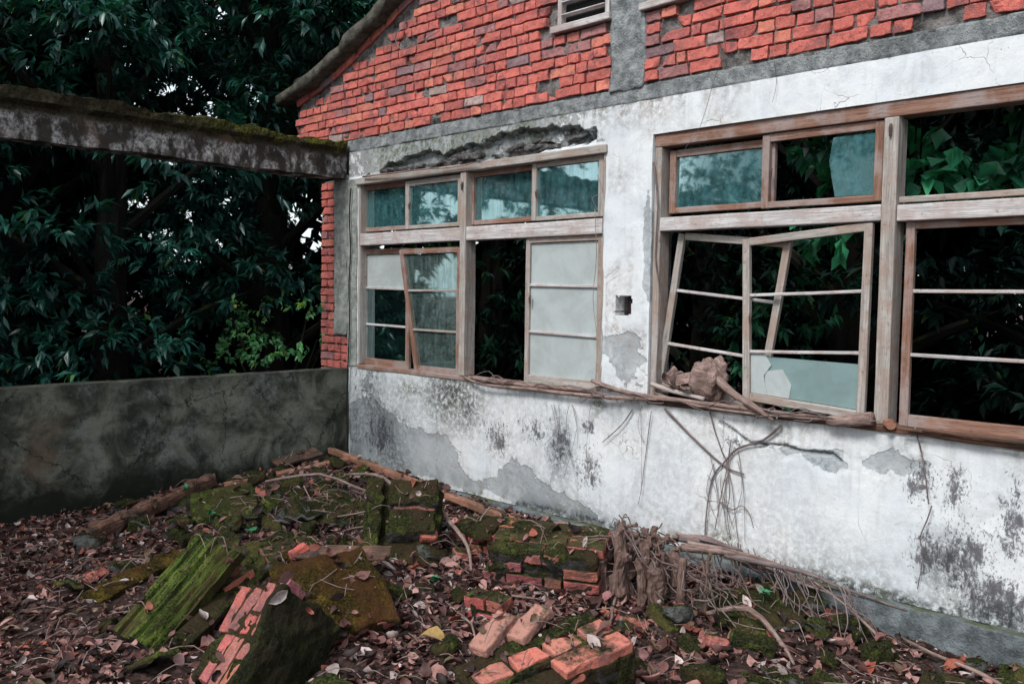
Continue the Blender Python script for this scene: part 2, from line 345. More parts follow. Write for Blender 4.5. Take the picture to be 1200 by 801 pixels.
M = dict(
 plaster=mat_plaster(), cement=mat_cement('grey_cement', (.13, .145, .155), (.36, .38, .39), .25), post=mat_cement('lichen_cement', (.20, .22, .20), (.44, .46, .44), .2),
 mortar=mat_cement('mortar', (.05, .048, .046), (.26, .245, .24)), coping=mat_cement('mossy_coping', (.045, .043, .035), (.15, .14, .12), .75),
 plinth=mat_cement('plinth_cement', (.085, .10, .105), (.22, .25, .27), .15, .01), rough=mat_cement('broken_concrete', (.03, .03, .03), (.26, .25, .25), .35, .03),
 darkwall=mat_darkwall(), beam=mat_beam(), brick=mat_brick(), brickmoss=mat_brick('mossy_brick', .62), bricktop=mat_brick('clean_broken_brick', .12),
 moss=mat_moss('moss_dark', 0, .95), mossdk=mat_moss('moss_shadow', .55, .95), mossg=mat_moss('moss_green', 0, 1.0, bright=1.6, streak=True), mossb=mat_moss('moss_brown', 0, .85, (.05, .04, .025), (.12, .08, .04), bright=.9),  # moss_shadow: the same moss with shade mixed into its colour
 stone=mat_moss('mossy_stone', 0, .42, (.07, .075, .07), (.17, .175, .165)), stoneg=mat_moss('green_stone', 0, .75, bright=1.5), tile=mat_moss('grey_tile', 0, .3, (.04, .045, .05), (.11, .12, .13)),
 mortarm=mat_moss('mossy_mortar', 0, .85, (.03, .03, .028), (.09, .085, .08)),
 wgrey=mat_wood('weathered_wood', (.26, .235, .215), (.48, .445, .425), (.33, .25, .21)), wbrown=mat_wood('brown_wood', (.16, .08, .055), (.32, .19, .145), (.33, .27, .26)),
 wpale=mat_wood('pale_wood', (.36, .345, .35), (.66, .63, .63), (.42, .34, .32)), wrot=mat_wood('rotten_wood', (.08, .038, .028), (.21, .115, .082), (.05, .038, .03)),
 plank=mat_wood('fresh_red_plank', (.26, .11, .075), (.46, .24, .17), (.15, .09, .06)),
 darkroot=mat_bark('dark_root_bark', (.060, .036, .030), (.25, .165, .14)), root=mat_bark('root_bark', (.12, .075, .065), (.40, .29, .26)), vine=mat_bark('vine_bark', (.10, .075, .075), (.27, .215, .21)), twig=mat_bark('twig_bark', (.13, .085, .075), (.36, .27, .24)),
 bark=mat_bark('tree_bark', (.004, .004, .0035), (.018, .016, .013), True, .3),
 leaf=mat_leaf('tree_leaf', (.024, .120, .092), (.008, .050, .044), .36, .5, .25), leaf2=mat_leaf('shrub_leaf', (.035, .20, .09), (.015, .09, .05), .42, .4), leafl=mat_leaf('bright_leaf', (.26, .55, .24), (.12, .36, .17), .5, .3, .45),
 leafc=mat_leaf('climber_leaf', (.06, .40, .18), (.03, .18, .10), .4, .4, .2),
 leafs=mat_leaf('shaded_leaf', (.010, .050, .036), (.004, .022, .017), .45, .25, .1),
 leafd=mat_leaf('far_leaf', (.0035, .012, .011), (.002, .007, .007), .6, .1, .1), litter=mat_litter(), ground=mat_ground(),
 glass=mat_glass('dirty_sheen_glass', .36, (.052, .150, .165)), glass2=mat_glass('grimy_glass', .45, (.085, .125, .12)), clear=mat_glass('clear_glass', .05, (.03, .08, .08)), frost=mat_glass('frosted_glass', tint=(.60, .66, .67), frost=True),
 frostt=mat_glass('teal_frosted_glass', tint=(.30, .43, .44), frost=True), metal=mat_plain('rusty_metal', (.09, .06, .05), .6, .5), black=mat_plain('flat_black', (.012, .012, .013)),
 grassy=mat_plain('green_seedling', (.035, .20, .09), .5, .4),
)

# ------------------------------------------------------------------ ground
def gh(x, y):
    x = np.asarray(x, float); y = np.asarray(y, float)
    g = lambda cx, cy, s, h: h*np.exp(-((x-cx)**2+(y-cy)**2)/(2*s*s))
    z = -.09+g(.5, -.5, .6, .15)+g(1.5, -1.5, .8, .12)+g(2.8, -2.2, .6, .07)+g(3.2, -.9, .5, .04)+g(4.2, -2.0, .5, .02)
    z = z-.10*sst(3.9, 5.2, x)*sst(-2.5, -.3, y)
    P = np.stack([np.ravel(x), np.ravel(y), np.zeros(x.size)], 1)
    z = z+(fbm(P*1.7, 4, 3)*.05+fbm(P*7, 8, 4)*.035).reshape(x.shape)*np.where((np.abs(x) < 20) & (np.abs(y) < 20), 1, 0)
    return z
xs = np.concatenate([[-300, -120, -60, -35, -22, -16, -12, -9, -7, -5, -4, -3, -2, -1.5, -1, -.5], np.arange(-.2, 6.8, .03), [7, 7.5, 8, 9, 11, 15, 25, 60, 120, 300]])
ys = np.concatenate([[-300, -120, -60, -25, -15, -10, -8, -7, -6, -5.2, -4.6], np.arange(-4.2, .05, .03), [.2, .4, .8, 1.4, 2, 3, 4, 5, 7, 9, 12, 16, 25, 60, 120, 300]])
X, Y = np.meshgrid(xs, ys, indexing='ij'); Z = gh(X, Y); nx, ny = X.shape
me = bpy.data.meshes.new('ground')
fa = [(i*ny+j, (i+1)*ny+j, (i+1)*ny+j+1, i*ny+j+1) for i in range(nx-1) for j in range(ny-1)]
me.from_pydata(np.stack([X.ravel(), Y.ravel(), Z.ravel()], 1).tolist(), [], fa)
ground = fin(me, 'ground', M['ground'], smooth=True); tag(ground, kind='structure')

# ------------------------------------------------------------------ MAIN WALL
HX = 7.0
wall = empty('ruined_wall', (3, .1, 0), 'long weathered white plaster wall with red brick gable and broken windows', 'wall')
def sub(o): # keep world placement for children of a moved empty
    o.location = o.location-Vector(o.parent.location); return o
def sdpoly(PX, PZ, poly):
    d = np.full(PX.shape, 1e9); ins = np.zeros(PX.shape, bool); n = len(poly)
    for i in range(n):
        x1, z1 = poly[i]; x2, z2 = poly[(i+1) % n]; ex, ez = x2-x1, z2-z1
        t = np.clip(((PX-x1)*ex+(PZ-z1)*ez)/(ex*ex+ez*ez+1e-12), 0, 1)
        d = np.minimum(d, np.hypot(PX-x1-t*ex, PZ-z1-t*ez))
        c = ((z1 > PZ) != (z2 > PZ)) & (PX < (x2-x1)*(PZ-z1)/(z2-z1+1e-12)+x1); ins ^= c
    return np.where(ins, d, -d)
def pxpoly(pts): return [wall_at(u, v) for u, v in pts]
st = .010
gx = np.arange(-.02, HX+.001, st); gz = np.arange(-.01, 2.7701, st)
X, Z = np.meshgrid(gx, gz, indexing='ij'); n0, n1 = X.shape
P3 = np.stack([X.ravel(), np.zeros(X.size), Z.ravel()], 1)
nz1 = fbm(P3*3, 1, 5).reshape(X.shape); nz2 = fbm(P3*12, 5, 4).reshape(X.shape)
def soft(poly, w=.12, nn=.16): return np.clip(.5+(sdpoly(X, Z, poly)+nz1*nn+nz2*.05)/(w*1.5), 0, 1)
def ell(u, v, ru, rv, pw=1.0):
    cx, cz = wall_at(u, v); ex = abs(wall_at(u+ru, v)[0]-cx); ez = abs(wall_at(u, v+rv)[1]-cz)
    return np.clip(1.25-np.sqrt(((X-cx)/ex)**2+((Z-cz)/ez)**2)*.95+nz1*.25, 0, 1)**pw
peel = np.zeros_like(X); mold = peel.copy(); green = peel.copy(); brown = peel.copy(); dark = peel.copy()
for poly, w in [
    ([(500, 509), (530, 511), (545, 545), (575, 554), (605, 536), (639, 571), (700, 615), (560, 590), (410, 540), (410, 470), (440, 470), (480, 500)], .10),
    ([(880, 518), (935, 525), (985, 532), (992, 548), (965, 545), (940, 532), (900, 524)], .05),
    ([(1012, 544), (1045, 530), (1085, 545), (1060, 556)], .05),
    ([(700, 400), (735, 390), (757, 420), (745, 455), (715, 440)], .12),
    ([(410, 160), (720, 103), (720, 118), (640, 140), (560, 165), (410, 190)], .12),
    ([(760, 205), (770, 380), (755, 330), (757, 250)], .06),
    ([(712, 108), (1210, 25), (1210, 30), (900, 85), (712, 125)], .07)]:
    peel = np.maximum(peel, soft(pxpoly(poly), w, .16 if w > .09 else .035))
for e in [(580, 512, 24, 32), (655, 522, 20, 42), (625, 505, 22, 25), (690, 552, 22, 34), (1080, 565, 26, 34), (1120, 575, 22, 36), (1130, 650, 45, 55), (1085, 650, 28, 45), (1165, 700, 60, 40), (445, 505, 22, 40), (860, 520, 15, 12), (1190, 610, 28, 60), (690, 500, 12, 14)]:
    mold = np.maximum(mold, ell(*e))
for e in [(525, 466, 42, 44), (845, 632, 30, 22), (1020, 690, 60, 10), (610, 148, 45, 30), (700, 470, 12, 20), (560, 160, 60, 16), (480, 455, 20, 16)]:
    green = np.maximum(green, ell(*e)*.9)
for e in [(730, 452, 36, 20), (760, 120, 45, 30), (850, 135, 22, 14), (730, 130, 20, 30), (985, 468, 30, 8)]:
    brown = np.maximum(brown, ell(*e)*.8)
for e in [(455, 520, 34, 60), (435, 470, 26, 40), (418, 500, 14, 70), (657, 528, 17, 40), (1170, 725, 80, 30), (528, 458, 34, 34), (548, 480, 14, 30), (1110, 660, 40, 40)]:
    dark = np.maximum(dark, ell(*e)*.85)
q = np.stack([X.ravel()*34, X.ravel()*0, Z.ravel()*2.2], 1); stk = np.clip(fbm(q, 21, 3).reshape(X.shape)*2.4+.35, 0, 1); q = np.stack([X.ravel()*2.3, X.ravel()*0, Z.ravel()*.4], 1); big = np.clip(noise(q, 31).reshape(X.shape)*1.4+.35, 0, 1)
below = np.exp(-np.clip(.87-Z, 0, 9)/.13)*(Z < .88); topb = np.exp(-np.clip(2.77-Z, 0, 9)/.10)*(Z > 2.3)
brown = np.maximum(brown, below*stk*big*.9); green = np.maximum(green, below*stk*np.clip(1-big, 0, 1)*.55); dark = np.maximum(dark, below*stk*big*.5*(nz1 > 0))
green = np.maximum(green, topb*stk*np.clip(1.2-np.abs(X-2.2)/1.6, 0, 1)); brown = np.maximum(brown, topb*stk*np.clip(1.2-np.abs(X-3.3)/.9, 0, 1)); dark = np.maximum(dark, topb*stk*.6*np.clip(1-np.abs(X-1.2)/1.3, 0, 1))
low = np.exp(-np.clip(Z, 0, 9)/.10); dark = np.maximum(dark, low*np.clip(nz1*2+.3, 0, 1)*.7); green = np.maximum(green, low*np.clip(nz2*2+.5, 0, 1)*.8)
peel = np.maximum(peel, np.clip((X < 2.9)*(Z > 2.55)*(.62+nz1*.7), 0, 1)); bandm = (X < 2.95)*(Z > 2.56)*np.clip(3.2-X, 0, 1); green = np.maximum(green, bandm*np.clip(nz1*1.8+.55, 0, .9)); brown = np.maximum(brown, bandm*np.clip(.5-nz1*1.6, 0, .7)); peel = np.maximum(peel, np.clip((X < .5)*(Z < .86)*(.40+nz1*.5), 0, 1))
colm = (X > 2.92)*(X < 3.27)*(Z > .86)*(Z < 2.6); brown = np.maximum(brown, colm*np.clip(.35+nz1*1.8-np.clip(Z-1.2, 0, 1)*.5+stk*.3, 0, .75)); q = np.stack([X.ravel()*1.1, X.ravel()*0, Z.ravel()*1.6], 1); gr = fbm(q, 41, 4).reshape(X.shape)
brown = np.maximum(brown, np.clip(gr*1.5+.05, 0, .38)*(Z < .9)); mold = np.maximum(mold, np.clip(-gr*1.6, 0, .45)*(Z < .86))
# spalled lintel over the first window
sp = np.clip(.5+(sdpoly(X, Z, [(.16, 2.52), (.55, 2.59), (1.2, 2.60), (1.8, 2.67), (2.3, 2.70), (2.82, 2.67), (2.86, 2.55), (1.6, 2.50)])+nz1*.09+nz2*.05)/.022, 0, 1)
dark = np.maximum(dark, sp*(.45+.8*np.clip(nz2+.35, 0, 1)))  # shade of the broken cavity also put into the colour
dark = np.clip(dark+.8*np.exp(-(Z-0)**2/.0016)*(nz1 > -.1)*(X > 1.2), 0, 1)
cracks = pxpoly([(845, 495), (870, 512), (880, 520), (915, 521), (940, 528), (975, 532), (985, 540)])
dck = -sdpoly(X, Z, cracks+cracks[::-1][1:-1]); dck = np.abs(dck)
ck = np.clip(1-dck/(.010+.022*np.clip(nz2+.25, 0, 1)), 0, 1)
dark = np.maximum(dark, ck)
Yd = nz1*.007+nz2*.003+peel*.006+sp*(.060+nz2*.025+nz1*.02)+ck*.022-np.clip(1-np.abs(dck-.02)/.03, 0, 1)*.003
Yd += .004*np.sin(X*1.3)
me = bpy.data.meshes.new('plaster')
holes = [(.13, 2.905, .88, 2.51), (3.28, 6.3, .88, 2.55), (3.012, 3.138, 1.41, 1.54)]
FX = (X[:-1, :-1]+st/2); FZ = (Z[:-1, :-1]+st/2); keep = np.ones(FX.shape, bool)
for a, b, c, d in holes[:2]: keep &= ~((FX > a) & (FX < b) & (FZ > c) & (FZ < d))
hn = .012*noise(np.stack([FX.ravel()*30, FZ.ravel()*30, FX.ravel()*0], 1), 5).reshape(FX.shape)
keep &= ~((FX > 3.012+hn) & (FX < 3.138+hn) & (FZ > 1.41+hn) & (FZ < 1.54-hn))
II, JJ = np.nonzero(keep); base = II*n1+JJ
fq = np.stack([base, base+n1, base+n1+1, base+1], 1)
used = np.unique(fq); remap = -np.ones(n0*n1, int); remap[used] = np.arange(len(used)); fq = remap[fq]
V = np.stack([X.ravel(), Yd.ravel()-.004, Z.ravel()], 1)[used]
# skirts going back into the wall along every edge
from collections import Counter
ed = np.concatenate([fq[:, [0, 1]], fq[:, [1, 2]], fq[:, [2, 3]], fq[:, [3, 0]]]); key = np.sort(ed, 1); key = key[:, 0]*10**7+key[:, 1]
uq, inv, cnt = np.unique(key, return_inverse=True, return_counts=True); bd = ed[cnt[inv] == 1]
bv = np.unique(bd); back = {int(v): len(V)+i for i, v in enumerate(bv)}
VB = V[bv].copy(); VB[:, 1] = .09; Vall = np.concatenate([V, VB])
faces = fq.tolist()+[(int(b), int(a), back[int(a)], back[int(b)]) for a, b in bd]
me.from_pydata(Vall.tolist(), [], faces)
def attrs(me, name, cols):
    a = me.attributes.new(name, 'FLOAT_COLOR', 'POINT'); C = np.stack([c.ravel() for c in cols]+[np.ones(X.size)], 1)[used]
    C = np.concatenate([C, C[bv]]); a.data.foreach_set('color', C.astype(np.float32).ravel())
attrs(me, 'masks', (peel, mold, green)); attrs(me, 'masks2', (brown, dark, dark*0))
o = fin(me, 'plaster', M['plaster'], wall); sub(o)
# masonry core behind the plaster
mb = MB()
def cbox(mb, x0, x1, y0, y1, z0, z1, r=.006, n=None, amp=.002, c=(1, 1, 1), fr=8):
    s = (x1-x0, y1-y0, z1-z0); n = n or tuple(max(3, min(60, int(q/.15))) for q in s)
    p, F = rbox(s, r, n, amp, fr, rnd.randrange(999)); mb.add(p+np.array([(x0+x1)/2, (y0+y1)/2, (z0+z1)/2]), F, c)
for b in [(-.02, HX, .07, .235, -.4, .875), (-.02, .125, .07, .235, .87, 2.52), (2.91, 3.005, .07, .235, .87, 2.56), (3.145, 3.275, .07, .235, .87, 2.56),
          (3.0, 3.15, .07, .235, .87, 1.405), (3.0, 3.15, .07, .235, 1.545, 2.56), (3.0, 3.15, .14, .235, 1.4, 1.55), (6.305, HX, .07, .235, .87, 2.56), (-.02, HX, .07, .235, 2.55, 2.775)]:
    cbox(mb, *b)
sub(mb.build('wall_core', M['cement'], wall))
mb = MB(); cbox(mb, -.3, HX, -.0, .24, 2.772, 2.875, .01, (120, 6, 5), .006, fr=14); cbox(mb, 2.925, 3.205, -.012, .2, 2.86, 4.85, .012, (12, 5, 70), .010, fr=12)
sub(mb.build('bond_beam', M['cement'], wall))
mb = MB(); cbox(mb, .0, HX, -.055, .06, -.45, -.012, .012, (160, 5, 12), .007, fr=9); sub(mb.build('plinth', M['plinth'], wall))
# broken concrete lumps in the spalled lintel
mb = MB()
for i in range(46):
    x = rnd.uniform(.3, 2.8); z = 2.545+rnd.random()*.03+(.06*rnd.random() if x > 1.4 else 0)
    p, F = rbox((rnd.uniform(.04, .22), rnd.uniform(.03, .06), rnd.uniform(.012, .035)), .008, (5, 3, 3), .012, 18, i); p = p@rotm(rnd.uniform(-15, 15), rnd.uniform(-9, 9), rnd.uniform(-10, 10)).T
    mb.add(p+np.array([x, rnd.uniform(.03, .055), z]), F)
p, F = rbox((.26, .07, .05), .018, (9, 4, 4), .014, 12, 88); mb.add(p+np.array([1.62, -.03, 2.575]), F)
sub(mb.build('spalled_concrete', M['rough'], wall))

# bricks of the gable
RK = [(-1.04, 3.335), (-.83, 3.40), (-.5, 3.47), (-.15, 3.585), (.3, 3.77), (.71, 3.94), (3.065, 4.92)]
def zr(x):
    x = min(x, 6.13-x); return float(np.interp(x, [a for a, b in RK], [b for a, b in RK]))
def bcol():
    k = rnd.random(); v = rnd.uniform(.8, 1.2)
    c = (.62, .155, .125) if k < .58 else (.52, .13, .115) if k < .74 else (.38, .17, .17) if k < .83 else (.66, .21, .15) if k < .95 else (.46, .36, .34) if k < .96 else (.24, .16, .18)
    return tuple(q*v for q in c)
def brick(mb, cx, cy, cz, lx, ly, lz, ry=0, c=None, amp=.0055, n=(7, 4, 4)):
    sd = rnd.randrange(2000); p, F = rbox((lx, ly, lz), rnd.uniform(.002, .006), n, amp*.8, 30, sd)
    if rnd.random() < .22:   # chipped corner
        k = np.array([rnd.choice((-1, 1))*lx/2, -ly/2, rnd.choice((-1, 1))*lz/2]); d = np.linalg.norm(p-k, axis=1); p = p+np.clip(1-d/.05, 0, 1)[:, None]*(-k/np.linalg.norm(k))*.028
    m = rotm(rnd.gauss(0, 1.2), ry+rnd.gauss(0, .8), rnd.gauss(0, 1.4)); mb.add(p@m.T+np.array([cx, cy, cz]), F, c or bcol())
mb = MB(); z = 2.885; row = 0
vents = [(2.455, 2.925, 3.33, 3.85), (3.205, 3.68, 3.33, 3.85)]
while z < 4.8:
    x = -.885+(0 if row % 2 else -.06); h = .061+rnd.uniform(-.004, .003)
    while x < 7.02:
        L = (.212 if rnd.random() < .38 else .103)+rnd.uniform(-.014, .010)
        if rnd.random() < .04: L = .06
        xe = x+L; xm = (x+xe)/2
        ok = z+h < min(zr(x), zr(xe))-.125
        if x < 3.205 and xe > 2.925:
            if x < 2.90: xe = 2.93; L = xe-x
            else: x = 3.207; continue
            if L < .05: x = 3.207; continue
            xm = (x+xe)/2
        for a, b, c, d in vents:
            if xe > a and x < b and z+h > c and z < d: ok = False
        if x < -.89: x0 = -.885; L = xe-x0; xm = (xe+x0)/2
        if rnd.random() < .022: ok = False
        if ok: brick(mb, xm, .04+rnd.gauss(0, .0035)+(.012 if rnd.random() < .08 else 0), z+h/2, L, .1, h)
        x = xe+.008+rnd.random()*.010
    z += .0735; row += 1
# raked course under the coping
for side in (0, 1):
    x = -.87
    while x < 3.0:
        L = .20+rnd.uniform(-.01, .01); dx = L*.92; z0, z1 = zr(x), zr(x+dx); ang = -math.degrees(math.atan2(z1-z0, dx))
        xm = x+dx/2; zm = (z0+z1)/2-.072
        if side: xm = 6.13-xm; ang = -ang
        brick(mb, xm, .038, zm, L, .1, .062, ang); x += dx+.012
brickw = mb.build('brickwork', M['brick'], wall); sub(brickw)
# backing mortar for the gable
gx2 = np.arange(-.87, 7.0, .02); gz2 = np.arange(2.86, 4.9, .02); X2, Z2 = np.meshgrid(gx2, gz2, indexing='ij'); a_, b_ = X2.shape
q = np.stack([X2.ravel()*14, X2.ravel()*0, Z2.ravel()*14], 1); Y2 = .012+fbm(q, 6, 4)*.022
ZR = np.array([zr(v)-.03 for v in gx2])[:, None]; Zc = np.minimum(Z2, ZR)
V2 = np.stack([X2.ravel(), Y2, Zc.ravel()], 1); keep2 = (Z2[:-1, :-1] < ZR[:-1])
for a, b, c, d in vents: keep2 &= ~((X2[:-1, :-1] > a+.02) & (X2[:-1, :-1] < b-.04) & (Z2[:-1, :-1] > c+.01) & (Z2[:-1, :-1] < d))
I2, J2 = np.nonzero(keep2); b2 = I2*b_+J2
mb = MB(); mb.add(V2, np.stack([b2, b2+b_, b2+b_+1, b2+1], 1).tolist())
prof = [(-.87, 2.87)]+[(x, zr(x)-.035) for x in np.linspace(-.87, 7.0, 60)]+[(7.0, 2.87)]; n = len(prof)
mb.add([(x, .05, z) for x, z in prof]+[(x, .235, z) for x, z in prof], [tuple(range(n)), tuple(range(n, 2*n))[::-1]]+[(i, (i+1) % n, n+(i+1) % n, n+i)[::-1] for i in range(n)])
sub(mb.build('mortar_bed', M['mortar'], wall))
# coping strip over the rake
for side in (0, 1):
    mb = MB(); pts = [(-1.05, 3.352)]+[(x, zr(x)) for x in np.linspace(-.86, 3.07, 34)]
    V = []; m = len(pts); sec = [(-.125, -.03), (-.135, .065), (-.08, .105), (.1, .11), (.30, .105), (.33, .0)]
    for x, z in pts:
        xx = 6.13-x if side else x
        for a, b in sec: V.append((xx, a, z+b-.022))
    V = np.array(V); V += np.stack([fbm(V*7, 2)*.02, fbm(V*9+5, 3)*.035, fbm(V*9+11, 6)*.045], 1); k = len(sec)
    F = [(i*k+j, i*k+(j+1) % k, (i+1)*k+(j+1) % k, (i+1)*k+j) for i in range(m-1) for j in range(k)]+[tuple(range(k))[::-1], tuple((m-1)*k+j for j in range(k))]
    mb.add(V, F); sub(mb.build('coping', M['coping'], wall, True))
# little socket recess in the column
mb = MB(); brick(mb, 3.105, .10, 1.445, .06, .06, .05, c=(.30, .10, .09)); cbox(mb, 3.0, 3.15, .13, .15, 1.40, 1.55, c=(.03, .03, .03)); sub(mb.build('socket_recess', M['brick'], wall))
# brick pier stub + cement post at the corner
pier = empty('brick_pier', (-.24, .1, 0), 'narrow red brick pier end beside the cement corner post', 'pier')
mb = MB(); z = .70; k = 0
while z < 2.52:
    x0 = -.45+rnd.uniform(-.006, .006); xr = -.235 if z > 1.13 else -.03
    L = .21 if k % 2 else .1
    while x0 < xr-.03:
        x1 = min(x0+L, xr); brick(mb, (x0+x1)/2, .09, z+.03, x1-x0-.008, .2, .060); x0 = x1+.008; L = .1 if L > .15 else .21
    z += .0735; k += 1
sub(mb.build('brickwork', M['brick'], pier))
mb = MB(); cbox(mb, -.44, -.03, .02, .18, .5, 2.55); cbox(mb, -.44, -.03, .012, .2, -.3, .72); sub(mb.build('mortar_bed', M['mortar'], pier))
post = MB(); cbox(post, -.232, -.024, -.02, .24, 1.15, 2.58, .012, (5, 5, 30), .008, fr=14); cbox(post, -.022, .12, -.018, .03, .88, 2.53, .008, (4, 3, 34), .006, fr=14)
o = post.build('corner_post', M['post']); tag(o, 'slim grey cement corner post with lichen streaks next to brick pier', 'post')
# loose wire down the corner
mb = MB(); tube(mb, [(.06, -.035, 2.45), (.045, -.04, 2.2), (.06, -.035, 1.9), (.035, -.035, 1.6), (.05, -.035, 1.3), (.03, -.035, .95), (.02, -.04, .5), (.04, -.04, .1)], .006, 5)
tag(mb.build('loose_wire', M['black']), 'thin dark wire running down the corner of the two walls', 'wire')

# ------------------------------------------------------------------ LOW WALL + BEAM
mb = MB()
Lx, Fx = lattice(2, 160, 30); p = Lx*np.array([.085, 4.0, .65]); p += np.array([-.085, -4.0, .20])
p += np.stack([fbm(p*3, 2)*.012+fbm(p*14, 4)*.005, p[:, 0]*0, np.where(p[:, 2] > .83, fbm(p*9, 7)*.007-.015*np.clip(noise(p*np.array([1, 4, 1]), 3)*3-1.6, 0, 1), 0)], 1)
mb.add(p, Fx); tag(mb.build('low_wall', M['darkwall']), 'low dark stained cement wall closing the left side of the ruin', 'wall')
mb = MB(); Lx, Fx = lattice(4, 200, 10); p = Lx*np.array([.11, 4.0, .162]); p += np.array([-.12, -4.03, 2.70])
nb = fbm(p*4, 12); p[:, 2] += np.where(p[:, 2] > 2.84, fbm(p*2.4, 3)*.05+fbm(p*12, 6)*.035+.0, np.where(p[:, 2] < 2.56, fbm(p*5+3, 9)*.022, 0)); p[:, 0] += fbm(p*6, 5)*.02+np.where((p[:, 2] > 2.78) & (p[:, 0] > -.08), .03+fbm(p*11, 8)*.05, 0)
mb.add(p, Fx); beam = mb.build('concrete_beam', M['beam'], smooth=False); tag(beam, 'mossy concrete beam spanning above the low wall into the corner', 'beam')

# ------------------------------------------------------------------ WINDOWS
def quad_sash(name, parent, C4, y, bars, panes, w=.045, t=.032, wm='wgrey', bm='wpale', rail_b=.06, top_m=None, skip=()):
    """C4 = TL,TR,BR,BL measured on the wall face; bars = [(zL,zR)..] heights; panes = material per cell top to bottom"""
    TL, TR, BR, BL = [np.array(WP(a, b, y)) for a, b in C4]
    fr = MB()
    if 'L' not in skip: member(fr, TL, BL, w, t)
    if 'R' not in skip: member(fr, TR, BR, w, t)
    iy = np.array([0, .002, 0])
    def ins(a, b, e): d = (b-a)/np.linalg.norm(b-a); return a+d*e, b-d*e
    a, b = ins(TL, TR, w/2-.002); o = fr
    member(o, a+(0, 0, -w/2+.004)+iy, b+(0, 0, -w/2+.004)+iy, w, t-.004)
    a, b = ins(BL, BR, w/2-.002); member(o, a+(0, 0, rail_b/2)+iy, b+(0, 0, rail_b/2)+iy, rail_b, t-.004)
    f = fr.build('sash', M[wm], parent); parent = f
    def side(P, Q, z):  # point on stile at height z
        k = (z-P[2])/(Q[2]-P[2]); return P+(Q-P)*k
    lev = []
    for zl, zr_ in bars:
        zl = CAM[2]+(zl-CAM[2])*(y-CAM[1])/(-CAM[1]); zr_ = CAM[2]+(zr_-CAM[2])*(y-CAM[1])/(-CAM[1])
        a, b = side(TL, BL, zl), side(TR, BR, zr_); lev.append((a, b)); a, b = ins(a, b, w/2-.003)
        g = MB(); member(g, a, b, .018, t-.010); g.build('glazing_bar', M[bm], parent)
    tops = [(TL+(0, 0, -w), TR+(0, 0, -w))]+lev; bots = lev+[(BL+(0, 0, rail_b), BR+(0, 0, rail_b))]
    for (a, b), (c, d), m in zip(tops, bots, panes):
        if m is None: continue
        yy = np.array([0, .006, 0])
        if isinstance(m, tuple):  # broken pane: list of polygons in unit cell coords
            mt, polys = m
            for pi, q in enumerate(polys):
                P = [a*(1-u)*(1-v)+b*u*(1-v)+c*(1-u)*v+d*u*v+yy+np.array([0, pi*.004, 0]) for u, v in q]
                mm = mt[pi] if isinstance(mt, (list, tuple)) else mt
                k = MB(); P = np.array(P); n = len(P); k.add(np.concatenate([P, P+[0, .002, 0]]), [tuple(range(n)), tuple(range(n, 2*n))[::-1]]+[(i, n+i, n+(i+1) % n, (i+1) % n) for i in range(n)])
                k.build('broken_pane', M[mm], parent)
            continue
        w2 = w/2-.004; h = (b-a)/np.linalg.norm(b-a)*w2; h2 = (d-c)/np.linalg.norm(d-c)*w2
        P = np.array([a+h+yy, b-h+yy, d-h2+yy, c+h2+yy]); k = MB(); k.add(np.concatenate([P, P+[0, .003, 0]]), [(0, 1, 2, 3), (7, 6, 5, 4), (0, 4, 5, 1), (1, 5, 6, 2), (2, 6, 7, 3), (3, 7, 4, 0)])
        k.build('pane', M[m], parent)
    return f
def fmember(name, parent, x0, x1, z0, z1, y0, y1, mat, amp=.0015):
    mb = MB(); cx, cz = (x0+x1)/2, (z0+z1)/2; cy = (y0+y1)/2
    if x1-x0 > z1-z0: member(mb, (x0, cy, cz), (x1, cy, cz), z1-z0, y1-y0, .006, amp=amp)
    else: member(mb, (cx, cy, z0), (cx, cy, z1), x1-x0, y1-y0, .006, amp=amp)
    return mb.build(name, M[mat], parent)
CURW = [None]
def sash(name, label, group=None, **k):
    f = quad_sash(name, CURW[0], **k); f['label'] = label; return f
def rect(x0, x1, z0, z1): return [(x0, z1), (x1, z1), (x1, z0), (x0, z0)]
SG = 'wooden window sashes in the white wall'
w1 = CURW[0] = empty('wooden_window', (0, 0, 0), 'farther weathered window with frosted panes left of the plaster column', 'window', 'broken wooden windows')
fmember('jamb', w1, .132, .160, .90, 2.475, -.006, .10, 'wgrey'); fmember('jamb', w1, 2.888, 2.908, .90, 2.475, -.008, .10, 'wgrey')
fmember('head_rail', w1, .12, 2.92, 2.472, 2.528, -.03, .105, 'wgrey'); fmember('mullion', w1, 1.482, 1.548, .90, 2.47, -.016, .10, 'wgrey')
fmember('transom', w1, .162, 1.480, 1.945, 2.048, -.010, .10, 'wpale'); fmember('transom', w1, 1.55, 2.886, 1.945, 2.048, -.012, .10, 'wpale')
fmember('sill', w1, .12, 2.92, .862, .897, -.012, .12, 'wbrown', .003)
sash('window_sash', 'small upper sash with murky teal glass, first from the corner of the farther window', SG, C4=rect(.19, .86, 2.06, 2.455), y=.065, bars=[], panes=['glass'], wm='wbrown', rail_b=.035)
sash('window_sash', 'small upper sash with teal glass just left of the farther window mullion', SG, C4=rect(.825, 1.475, 2.06, 2.452), y=.030, bars=[], panes=['glass'], rail_b=.03)
sash('window_sash', 'small upper sash with brown frame just right of the farther window mullion', SG, C4=rect(1.615, 2.29, 2.06, 2.458), y=.065, bars=[], panes=['glass'], wm='wbrown', rail_b=.035)
sash('window_sash', 'small upper teal sash next to the plaster column, above the white frosted panes', SG, C4=rect(2.265, 2.875, 2.06, 2.47), y=.028, bars=[], panes=['glass'], wm='wgrey', rail_b=.03)
